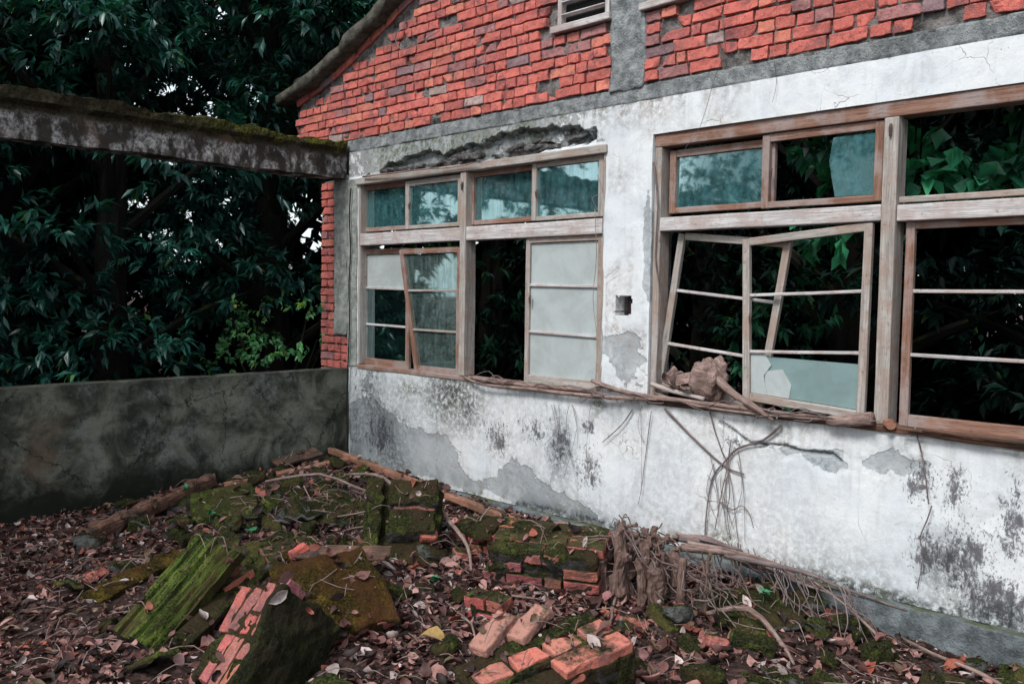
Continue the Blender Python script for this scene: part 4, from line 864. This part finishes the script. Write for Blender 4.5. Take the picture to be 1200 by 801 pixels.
# ------------------------------------------------------------------ surface for dropping litter
bpy.context.view_layer.update()
VV = []; FF = []; nn = 0
def addw(o):
    global nn
    if o.type == 'MESH':
        m = np.array(o.matrix_world); v = np.empty(len(o.data.vertices)*3); o.data.vertices.foreach_get('co', v); v = v.reshape(-1, 3)@m[:3, :3].T+m[:3, 3]
        VV.extend(v.tolist()); FF.extend([[i+nn for i in p.vertices] for p in o.data.polygons]); nn += len(v)
    for c in kids(o): addw(c)
for o in solids: addw(o)
for o in kids(wall):
    if o.name.startswith('plinth'): addw(o)
GF = len(FF)
addw(ground)
bvh = BVHTree.FromPolygons(VV, FF)
def drop(x, y):
    h = bvh.ray_cast(Vector((x, y, 2)), Vector((0, 0, -1)))
    drop.ground = h[2] is not None and h[2] >= GF
    return h[0], h[1]
def gz_(x, y): h, n = drop(x, y); return h.z if h else 0.0

# ------------------------------------------------------------------ LEAF LITTER (stuff) and single fallen leaves
def litter(name, pts, Lr, cols, wts, label, lift=.02):
    Vs = []; Fs = []; Cs = []; n = 0; gu = np.linspace(0, 1, 5); gv = np.array([-1, 0, 1.])
    W0 = np.array([.05, .75, 1, .7, .0]); base = []
    for i, u in enumerate(gu):
        for v in gv: base.append((u, v*W0[i]))
    base = np.array(base); fq = [(i*3+j, i*3+j+1, (i+1)*3+j+1, (i+1)*3+j) for i in range(4) for j in range(2)]; fq = np.array(fq)
    for x, y in pts:
        h, nv = drop(x, y)
        if h is None: continue
        if nv.z < 0: nv = -nv
        if nv.z < .45 and len(pts) > 1 and rnd.random() < .8: continue
        if not drop.ground and len(pts) > 1 and rnd.random() < .86: continue
        L = Lr[0]+(Lr[1]-Lr[0])*rnd.random()**1.8; W = L*rnd.uniform(.12, .34); curl = rnd.uniform(-2.2, 3.6); fold = rnd.uniform(-.4, 1.3); u = base[:, 0]; v = base[:, 1]
        th = curl*(u-.5); px = (np.sin(th)/curl if abs(curl) > .05 else u-.5)*L; pz = (1-np.cos(th))/(curl if abs(curl) > .05 else 1)*L+np.abs(v)*fold*W+.12*W*np.sin(u*9+v*3+x*50)
        p = np.stack([px, v*W, pz], 1)
        m = Euler((rnd.gauss(0, .45), rnd.gauss(0, .35), rnd.uniform(0, 6.3))).to_matrix(); q = nv.to_track_quat('Z', 'Y').to_matrix()
        p = p@np.array(q@m).T; c = np.array(rnd.choices(cols, wts)[0])*rnd.uniform(.6, 1.3)
        p = p+np.array([h.x, h.y, h.z+rnd.random()**2*lift+.004])
        Vs.append(p); Fs.append(fq+n); Cs.append(np.tile(c, (15, 1))*np.where(np.abs(v) < .1, .75, 1)[:, None]); n += 15
    me = fastmesh(name, np.concatenate(Vs), np.concatenate(Fs), np.concatenate(Cs)); me.materials.append(M['litter']); me.polygons.foreach_set('use_smooth', np.ones(len(me.polygons), bool))
    o = bpy.data.objects.new(name, me); col.objects.link(o); return o
LC = [(.36, .18, .155), (.19, .085, .075), (.095, .042, .038), (.030, .017, .015), (.34, .10, .065), (.58, .47, .45), (.20, .13, .085), (.52, .29, .26)]
LW = [3, 5, 7, 7, .9, 1.8, 2, 1.8]
pts = []
for i in range(30000):
    x = rnd.uniform(.02, 6.3); y = rnd.uniform(-4.2, -.06); w = noise(np.array([[x*2.3, y*2.3, 0]]), 3)[0]
    if (x-1.5)**2/.9+(y+1.3)**2/.4 < 1 and rnd.random() < .62: continue
    if x > 4.2 and y > -1.4 and rnd.random() < .6: continue
    if w < -.35 and rnd.random() < .4: continue
    pts.append((x, y))
tag(litter('leaf_litter', pts, (.022, .095), LC, LW, ''), 'carpet of dead brown and purple leaves over the yard', 'leaf litter', kind='stuff')
pts = [(rnd.uniform(.02, 5.9), rnd.uniform(-3.9, -.06)) for _ in range(16000)]
tag(litter('leaf_crumbs', pts, (.010, .032), LC, LW, '', .008), 'fine crumbs of rotted leaf matter between the dead leaves', 'leaf litter', kind='stuff')
pts = [(rnd.uniform(2.6, 6.0), rnd.uniform(-3.4, -.1)) for _ in range(1300)]
tag(litter('broad_leaf_litter', pts, (.07, .13), LC+[(.46, .12, .08), (.42, .20, .20)], [4, 4, 3, 2, 1.5, 2, 1, 2, .8, 2], '', .03), 'larger dead leaves strewn over the near ground', 'leaf litter', kind='stuff')
V = MB()
for i in range(1700):   # fine twig litter
    x, y = rnd.uniform(.1, 6.2), rnd.uniform(-4, -.08); a = rnd.uniform(0, 6.3); L = rnd.uniform(.05, .2); z = gz_(x, y)+.015
    x2, y2 = x+L*math.cos(a), y+L*math.sin(a)
    if x2 < .05 or y2 > -.07: continue
    if abs(gz_(x2, y2)+.015-z) > .06: continue
    tube(V, [(x, y, z), ((x+x2)/2, (y+y2)/2, z+.012), (x2, y2, gz_(x2, y2)+.015)], [.002, .0025, .0015], 4, sub=2)
tag(V.build('twig_litter', M['twig']), 'fine dead twigs scattered through the leaves', 'twigs', kind='stuff')
for (x, y, c, lb) in [(3.62, -2.05, (.55, .36, .12), 'single yellow brown leaf left of the nearest masonry piece'), (5.25, -.75, (.62, .22, .05), 'orange leaf in the lower right corner under the white wall'), (5.45, -.95, (.7, .42, .05), 'yellow leaf at the lower right corner'),
                      (3.35, -2.02, (.42, .2, .22), 'large wrinkled pink leaf beside the olive slab'), (4.95, -.55, (.55, .12, .07), 'red leaf below the bamboo stick')]:
    o = litter('fallen_leaf', [(x, y)], (.13, .15), [c], [1], '', .05); tag(o, lb, 'leaf', 'single coloured leaves')
# seedlings
for i, (x, y, lb) in enumerate([(1.25, -1.95, 'tiny green seedling among dead leaves left of the rubble'), (1.7, -1.9, 'bright green seedling beside the fluted slab'), (3.05, -1.05, 'round leaved seedling between the stepped chunk and the long plank'), (3.1, -1.62, 'small pale green seedling on the leaf carpet'), (4.35, -.42, 'green seedling under the roots on the wall foot'), (.5, -1.75, 'green seedling near the rotten beam'), (4.0, -.85, 'green sprout at the foot of the root stump')]):
    z = gz_(x, y); e = empty('seedling', (x, y, z), lb, 'plant', 'tiny seedlings'); mb = MB(); tube(mb, [(0, 0, -.02), (.004, 0, .03), (0, .004, .055)], .002, 5); mb.build('stem', M['grassy'], e)
    d = nr.normal(0, 1, (7, 3)); d[:, 2] = .25; d /= np.linalg.norm(d, axis=1, keepdims=True)
    me = fastmesh('foliage', *leafmesh(np.tile([0, 0, .05], (7, 1)), d, np.full(7, .045), np.full(7, .03), np.ones((7, 3)), .2)); me.materials.append(M['grassy']); o = bpy.data.objects.new('foliage', me); col.objects.link(o); o.parent = e

# ------------------------------------------------------------------ ROOTS, STICKS, VINES
def wob(a, b, n, amp, sag=0, sd=None):
    a = np.array(a, float); b = np.array(b, float); P = []
    for i in range(n+1):
        t = i/n; q = a+(b-a)*t; k = math.sin(math.pi*t)
        P.append(q+np.array([rnd.gauss(0, amp), rnd.gauss(0, amp), rnd.gauss(0, amp)-sag*k])*(k**.5 if 0 < i < n else 0))
    return P
def stick(name, label, pts, rad, mat='twig', cat='stick', group=None, n=7, rough=.002, sub=3):
    mb = MB(); tube(mb, pts, rad, n, rough=rough, sub=sub); o = mb.build(name, M[mat], smooth=True); return tag(o, label, cat, group)
# stump and roots at the wall foot
e = empty('root_stump', (3.72, -.76, -.10), 'shattered brown root stump at the foot of the white wall', 'stump')
mb = MB()
def off(P): return [(x-3.58, y+.78, z+.12) for x, y, z in P]
for i in range(26):
    x = 3.56+rnd.uniform(-.20, .36); y = -.80+rnd.uniform(-.16, .26); h = rnd.uniform(.08, .27)*(1 if x < 3.75 else .7); r_ = rnd.uniform(.020, .045)
    tube(mb, off([(x, y, -.2), (x+rnd.gauss(0, .010), y, 0), (x+rnd.gauss(0, .02), y+rnd.gauss(0, .015), h)]), [r_*1.2, r_, r_*.75], 12, rough=.030, sub=6)
mb.build('stump_body', M['darkroot'], e)
for k in range(3):
    mb = MB()
    for i in range(34):
        x = 3.42+rnd.uniform(-.1, .75); y = -.78+rnd.uniform(-.12, .25); z = rnd.uniform(.0, .26)*(1 if x < 3.8 else .7); tube(mb, off(wob((x, y, z), (x+rnd.gauss(0, .20), y+rnd.gauss(0, .12), max(-.1, z-rnd.uniform(.0, .34))), 5, .014)), [.004, .004, .003, .003, .0025, .0015], 5, rough=.003)
    mb.build('fine_roots', M['vine' if k else 'darkroot'], e)
mb = MB()
for i in range(60):
    x = 3.60+rnd.uniform(-.12, .16); y = -.76+rnd.uniform(-.1, .14); p, F = rbox((rnd.uniform(.03, .07), .02, .014), .005, (3, 2, 2), .008, 30, i); p = p@rotm(rnd.uniform(0, 360), rnd.uniform(-70, 70), rnd.uniform(0, 360)).T; mb.add(p+np.array([x-3.58, y+.78, .12+rnd.uniform(.13, .25)]), F)
mb.build('splintered_wood', M['darkroot'], e)
for i, (x, y, h, r, lb) in enumerate([(3.97, -.80, .20, .020, 'thin upright root post right of the stump'), (4.12, -.84, .21, .027, 'thicker upright root post with a flat cut top'), (4.10, -.62, .20, .013, 'slim upright root behind the thicker post'), (4.20, -.74, .20, .014, 'rightmost slim upright root of the root arcade')]):
    stick('root_post', lb, [(x, y, -.22), (x+.005, y, 0), (x+rnd.gauss(0, .012), y+.02, h)], [r*1.25, r*.9, r*.8], 'darkroot', 'root', 'upright roots', rough=.016, n=10, sub=8)
for i in range(9):   # horizontal roots running right on the plinth ledge
    x0 = 3.60+rnd.uniform(-.05, .25); x1 = [4.95, 4.5, 4.35, 4.6, 4.25, 4.5, 4.2, 4.4, 4.7][i]; yy = -.05-rnd.uniform(.0, .10)
    x0 += .12; P = [(x0, -.55+rnd.gauss(0, .08), .20+rnd.gauss(0, .02)), (x0+.2, -.38+rnd.gauss(0, .05), .17+rnd.gauss(0, .015)), ((x0+x1)/2, yy-.10, .085+rnd.gauss(0, .012)), ((x0+2*x1)/3, yy-.03, .035+rnd.gauss(0, .008)), (x1, yy, .0+rnd.uniform(-.01, .015))]; P = [(a, b*.8-.01, c-.02) for a, b, c in P]
    stick('wall_root', ['longest root creeping right along the wall ledge'] [0] if i == 0 else 'root creeping along the ledge from the stump', P, [.024 if i < 4 else .011, .020 if i < 4 else .010, .013, .009, .004], 'root' if i % 2 else 'vine', 'root', 'roots along the foot of the wall', rough=.007)
for i in range(44):
    x = rnd.uniform(3.9, 4.75); t = (x-4.0)/.75; z = .13-.10*t; stick('root_strand', 'thin root strand hanging from the ledge roots', wob((x, -.10-rnd.random()*.12, z), (x+rnd.uniform(.05, .35), -.16-rnd.random()*.3, -.17), 4, .02), [.0035, .0035, .003, .0025, .0015], 'vine', 'root', 'hanging root strands', 5)
# big sticks on the ground
def gp(x, y, d=.02): return (x, y, gz_(x, y)+d)
def gstick(lb, pts, r, mat='twig', d=.015, name='fallen_branch'):
    stick(name, lb, [gp(x, y, d+dz) for x, y, dz in pts], r, mat, 'branch', 'branches lying on the ground')
stick('fallen_branch', 'long crooked branch looping in front of the long red plank', [tuple(gpt(u, v, z)) for u, v, z in [(404, 556, .16), (440, 556, .22), (468, 572, .24), (500, 582, .22), (528, 612, .14), (548, 640, .06), (552, 668, .0)]], [.010, .012, .014, .014, .014, .011, .007], 'twig', 'branch', 'branches lying on the ground')
gstick('crooked branch crossing the rubble near the corner', [(.9, -1.35, .05), (1.15, -1.05, .06), (1.5, -.88, .06), (1.75, -.62, .03)], [.010, .011, .009, .006])
gstick('pale curved root on the leaves right of the upright roots', [(4.22, -.75, .02), (4.42, -.68, .05), (4.62, -.72, .03), (4.75, -.85, .0)], [.012, .014, .012, .006], 'root')
stick('bamboo_stick', 'straight pale stick leaning from the wall ledge to the ground', [tuple(gpt(938, 670, .03)), tuple(gpt(995, 712, -.04)), tuple(gpt(1048, 764, -.12))], [.005, .007, .008], 'twig', 'stick')
gstick('thin stick on the leaves below the pale stick', [(4.95, -.12, .02), (5.15, -.28, .03), (5.38, -.35, .02), (5.5, -.42, .02)], [.006, .009, .010, .009], 'root')
gstick('small twig pointing at the stump from the leaves', [(3.9, -1.12, .0), (3.72, -.82, .03), (3.6, -.62, .05)], [.008, .007, .004])
gstick('thin bent twig beside the nearest masonry piece', [(3.42, -1.75, .0), (3.62, -1.82, .03), (3.85, -2.0, .0)], [.004, .006, .003])
gstick('forked twig left of the low masonry row', [(2.7, -1.0, .02), (2.62, -.75, .04), (2.66, -.55, .04)], [.004, .006, .003])
for i in range(14):
    x, y = rnd.uniform(.5, 5.4), rnd.uniform(-3.2, -.3); a = rnd.uniform(0, 6.3); L = rnd.uniform(.2, .5)
    x2, y2 = max(.1, x+L*math.cos(a)), min(-.1, y+L*math.sin(a)); xm, ym = (x+x2)/2+rnd.gauss(0, .04), (y+y2)/2+rnd.gauss(0, .04)
    if max(gz_(x, y), gz_(xm, ym), gz_(x2, y2))-min(gz_(x, y), gz_(xm, ym), gz_(x2, y2)) > .09: continue
    stick('dead_twig', 'bare dead twig lying on the leaf carpet', [gp(x, y), gp(xm, ym, .04), gp(x2, y2)], [.004, .006, .003], 'twig', 'twig', 'dead twigs on the leaves')
# branches on the window sill
SB = 'branches resting on the window sill'
stick('sill_branch', 'long pale branch along the sill from the farther window to the column', [(1.55, -.03, .905), (1.8, -.06, .86), (2.3, -.05, .865), (2.9, -.055, .87), (3.4, -.05, .90)], [.006, .010, .014, .016, .012], 'root', 'branch', SB, rough=.004)
stick('sill_branch', 'thick knotted branch crossing the sill under the leaning sashes', [(2.85, -.04, .97), (3.2, -.045, .91), (3.7, -.05, .905), (4.2, -.05, .90), (4.62, -.045, .893)], [.014, .018, .014, .013, .010], 'root', 'branch', SB, rough=.006)
stick('sill_branch', 'branch dropping from the root crown over the sill edge', [(3.78, -.02, 1.06), (3.92, -.05, .98), (4.05, -.07, .93), (4.2, -.09, .86)], [.030, .022, .018, .010], 'root', 'branch', SB, rough=.008)
stick('sill_branch', 'thin branch on the sill of the nearer window', [(3.35, -.03, .93), (3.7, -.06, .885), (4.1, -.06, .88), (4.55, -.05, .895)], [.008, .009, .009, .006], 'twig', 'branch', SB, rough=.003)
stick('sill_branch', 'white peeled stick at the corner of the nearer window', [(3.32, -.02, .985), (3.5, -.03, .955), (3.72, -.035, .93)], [.016, .016, .013], 'wpale', 'branch', SB)
stick('sill_branch', 'brown branch on the sill below the frosted panes', [(1.6, -.02, .895), (2.1, -.035, .89), (2.5, -.035, .895), (2.88, -.03, .90)], [.012, .018, .016, .008], 'root', 'branch', SB, rough=.006)
stick('log_stub', 'short barked log stub on the sill beside the nearer mullion', [(4.50, -.05, .885), (4.60, -.055, .90), (4.74, -.06, .925)], [.026, .034, .036], 'root', 'log', rough=.008, n=10)
mb = MB(); tube(mb, [(4.80, -.02, .905), (4.835, -.055, .905)], [.024, .027], 12); tag(mb.build('cut_log_end', M['plank'], smooth=False), 'small log with a fresh pink cut end below the nearer mullion', 'log')
e = empty('root_clump', (3.72, -.01, 1.02), 'gnarled root crown sitting on the sill in the nearer window', 'root'); mb = MB()
Lx, Fx = lattice(10, 10, 10); q = Lx/np.linalg.norm(Lx, axis=1, keepdims=True); rr_ = 1+fbm(q*2.2, 5, 4)*.75; mb.add(q*rr_[:, None]*np.array([.115, .075, .125])+np.array([.0, .02, .03]), Fx, (1, 1, 1), q*.2); mb.build('root_knot', M['root'], e, True)
mb = MB()
for i in range(5):
    Lf, Ff = lattice(8, 8, 1); p = Lf*np.array([.055, .04, .003]); p[:, 2] += .05*np.sin(p[:, 0]*30+i)+.8*p[:, 1]**2*10; p = p@rotm(rnd.uniform(0, 90), rnd.uniform(-60, 60), rnd.uniform(0, 360)).T; mb.add(p+np.array([-.12-.04*i+.02, -.01, -.02+rnd.uniform(0, .04)]), Ff, (1, 1, 1), p)
mb.build('curled_bark', M['root'], e)
for i in range(40):
    x = rnd.uniform(2.0, 4.8); stick('sill_twig', 'fine twig tangled along the window sill', wob((x, -.03-rnd.random()*.05, .90+rnd.uniform(-.02, .02)), (x+rnd.uniform(.1, .35)*rnd.choice((-1, 1)), -.04-rnd.random()*.04, .90+rnd.uniform(-.05, .03)), 3, .02), [.003, .004, .003, .002], 'vine', 'twig', 'fine twigs along the sill', 5)
# rotten sill slivers to the right
for i in range(7):
    x = 4.85+rnd.uniform(0, .3); timber('sill_splinter', 'splintered strip of rotten sill wood under the nearer window', (x, -.03-.012*i*.5, .862+.006*i), (x+rnd.uniform(.5, 1.0), -.035-.008*i*.5, .85+.006*i), .02, .012, 'wrot', amp=.004, cat='splinter', r=.003); bpy.context.scene.collection.objects[-1]['group'] = 'rotten sill splinters'
# vines on the white wall
VG = 'dead vines hanging on the white wall'
def wv(u, v, y=-.02): x, z = wall_at(u, v); X_, Y_, Z_ = WP(x, z, y); return (X_, Y_, Z_)
def vine(lb, px, r, y=-.02, mat='vine'):
    stick('hanging_vine', lb, [wv(u, v, y-rnd.random()*.02) for u, v in px], [r*(1-.5*i/(len(px)-1)) for i in range(len(px))], mat, 'vine', VG, 5, .001)
vine('straight stem slanting down from the sill to the vine tangle', [(779, 478), (810, 510), (848, 545), (872, 555)], .008)
vine('purple stem arching from the sill end down to the tangle', [(915, 498), (895, 515), (865, 525), (850, 540), (835, 560), (828, 600), (826, 632)], .008)
vine('thin stem falling left of the tangle', [(832, 482), (838, 505), (846, 528), (852, 545), (845, 580), (838, 620)], .005)
vine('looping vine with a hooked end right of the tangle', [(845, 588), (858, 597), (869, 592), (878, 601), (883, 618)], .004)
vine('thin vine hanging straight through the tangle', [(857, 515), (853, 545), (855, 580), (852, 600), (856, 632)], .004)
vine('fine vine beside the straight one', [(850, 540), (858, 570), (862, 610), (866, 640)], .003)
vine('short dark twig hanging below the column', [(741, 480), (728, 498), (706, 518)], .005)
vine('long fine stem left of the tangle', [(763, 482), (757, 530), (752, 570), (748, 590)], .003)
vine('dark crooked vine in the mould stain on the right', [(1092, 592), (1086, 610), (1078, 630), (1082, 650), (1075, 690)], .004)
vine('pale vine falling from the sill above the mould stain', [(1072, 500), (1080, 530), (1085, 560), (1088, 590)], .005)
for i in range(10):
    u = rnd.uniform(826, 866); vine('fine hair-like vine in the tangle', [(u, 540+rnd.uniform(-20, 20)), (u+rnd.uniform(-10, 10), 575), (u+rnd.uniform(-14, 14), 605+rnd.uniform(-10, 30))], .0022)
for i in range(9):
    u = rnd.uniform(640, 780); vine('thread thin tendril hanging below the sill', [(u, 474), (u+rnd.uniform(-6, 6), 500), (u+rnd.uniform(-12, 12), 515+rnd.uniform(0, 60))], .0018)
vine('thread like tendril down the frosted panes', [(697, 245), (699, 300), (695, 350), (700, 400), (698, 445)], .0025, -.03, 'twig'); vine('wispy tendril over the upper pane by the column', [(700, 205), (706, 225), (694, 232), (703, 250)], .002, -.03, 'twig')
vine('wiry vine down the left jamb of the nearer window', [(766, 190), (771, 240), (768, 300), (774, 350), (770, 420), (768, 465)], .006, .0)
vine('dry tendril crossing the brick band above the column', [(845, 0), (848, 60), (838, 90), (820, 150), (800, 180), (790, 235)], .002, -.03); vine('dry tendril over the concrete lintel', [(905, 60), (910, 95), (905, 120)], .002, -.03)
vine('long root lying on the header of the farther window', [(425, 207), (460, 203), (500, 198), (530, 196), (560, 190)], .008, -.05, 'root')
vine('thin twig caught on the brick gable', [(462, 42), (470, 58), (495, 48), (515, 36)], .006, -.06, 'twig')
# cracked plaster lip over the exposed patch
# ------------------------------------------------------------------ LIGHT
w = bpy.data.worlds.new("World"); bpy.context.scene.world = w; w.use_nodes = True; t = w.node_tree; bg = t.nodes['Background']
sky = t.nodes.new('ShaderNodeTexSky'); sky.sky_type = 'NISHITA'; sky.sun_disc = False; sky.sun_elevation = R(48); sky.sun_rotation = R(172); sky.dust_density = 3; sky.air_density = 1.2; sky.ozone_density = 2
mx = t.nodes.new('ShaderNodeMixRGB'); mx.inputs[0].default_value = .55; t.links.new(sky.outputs[0], mx.inputs[1]); mx.inputs[2].default_value = (10.2, 11.2, 11.6, 1)
t.links.new(mx.outputs[0], bg.inputs[0]); bg.inputs[1].default_value = .148
sl = bpy.data.lights.new('sun', 'SUN'); sl.energy = 2.9; sl.angle = R(16); sl.color = (1, .97, .93); so = bpy.data.objects.new('sun', sl); col.objects.link(so)
az = R(172); el = R(48); dirv = Vector((math.sin(az)*math.cos(el), math.cos(az)*math.cos(el), math.sin(el))); so.rotation_euler = dirv.to_track_quat('Z', 'Y').to_euler()
sc = bpy.context.scene; sc.view_settings.view_transform = 'Standard'; sc.view_settings.look = 'None'; sc.view_settings.exposure = 0
sc.render.engine = 'CYCLES'; sc.cycles.max_bounces = 6; sc.cycles.transparent_max_bounces = 12; sc.cycles.use_denoising = True
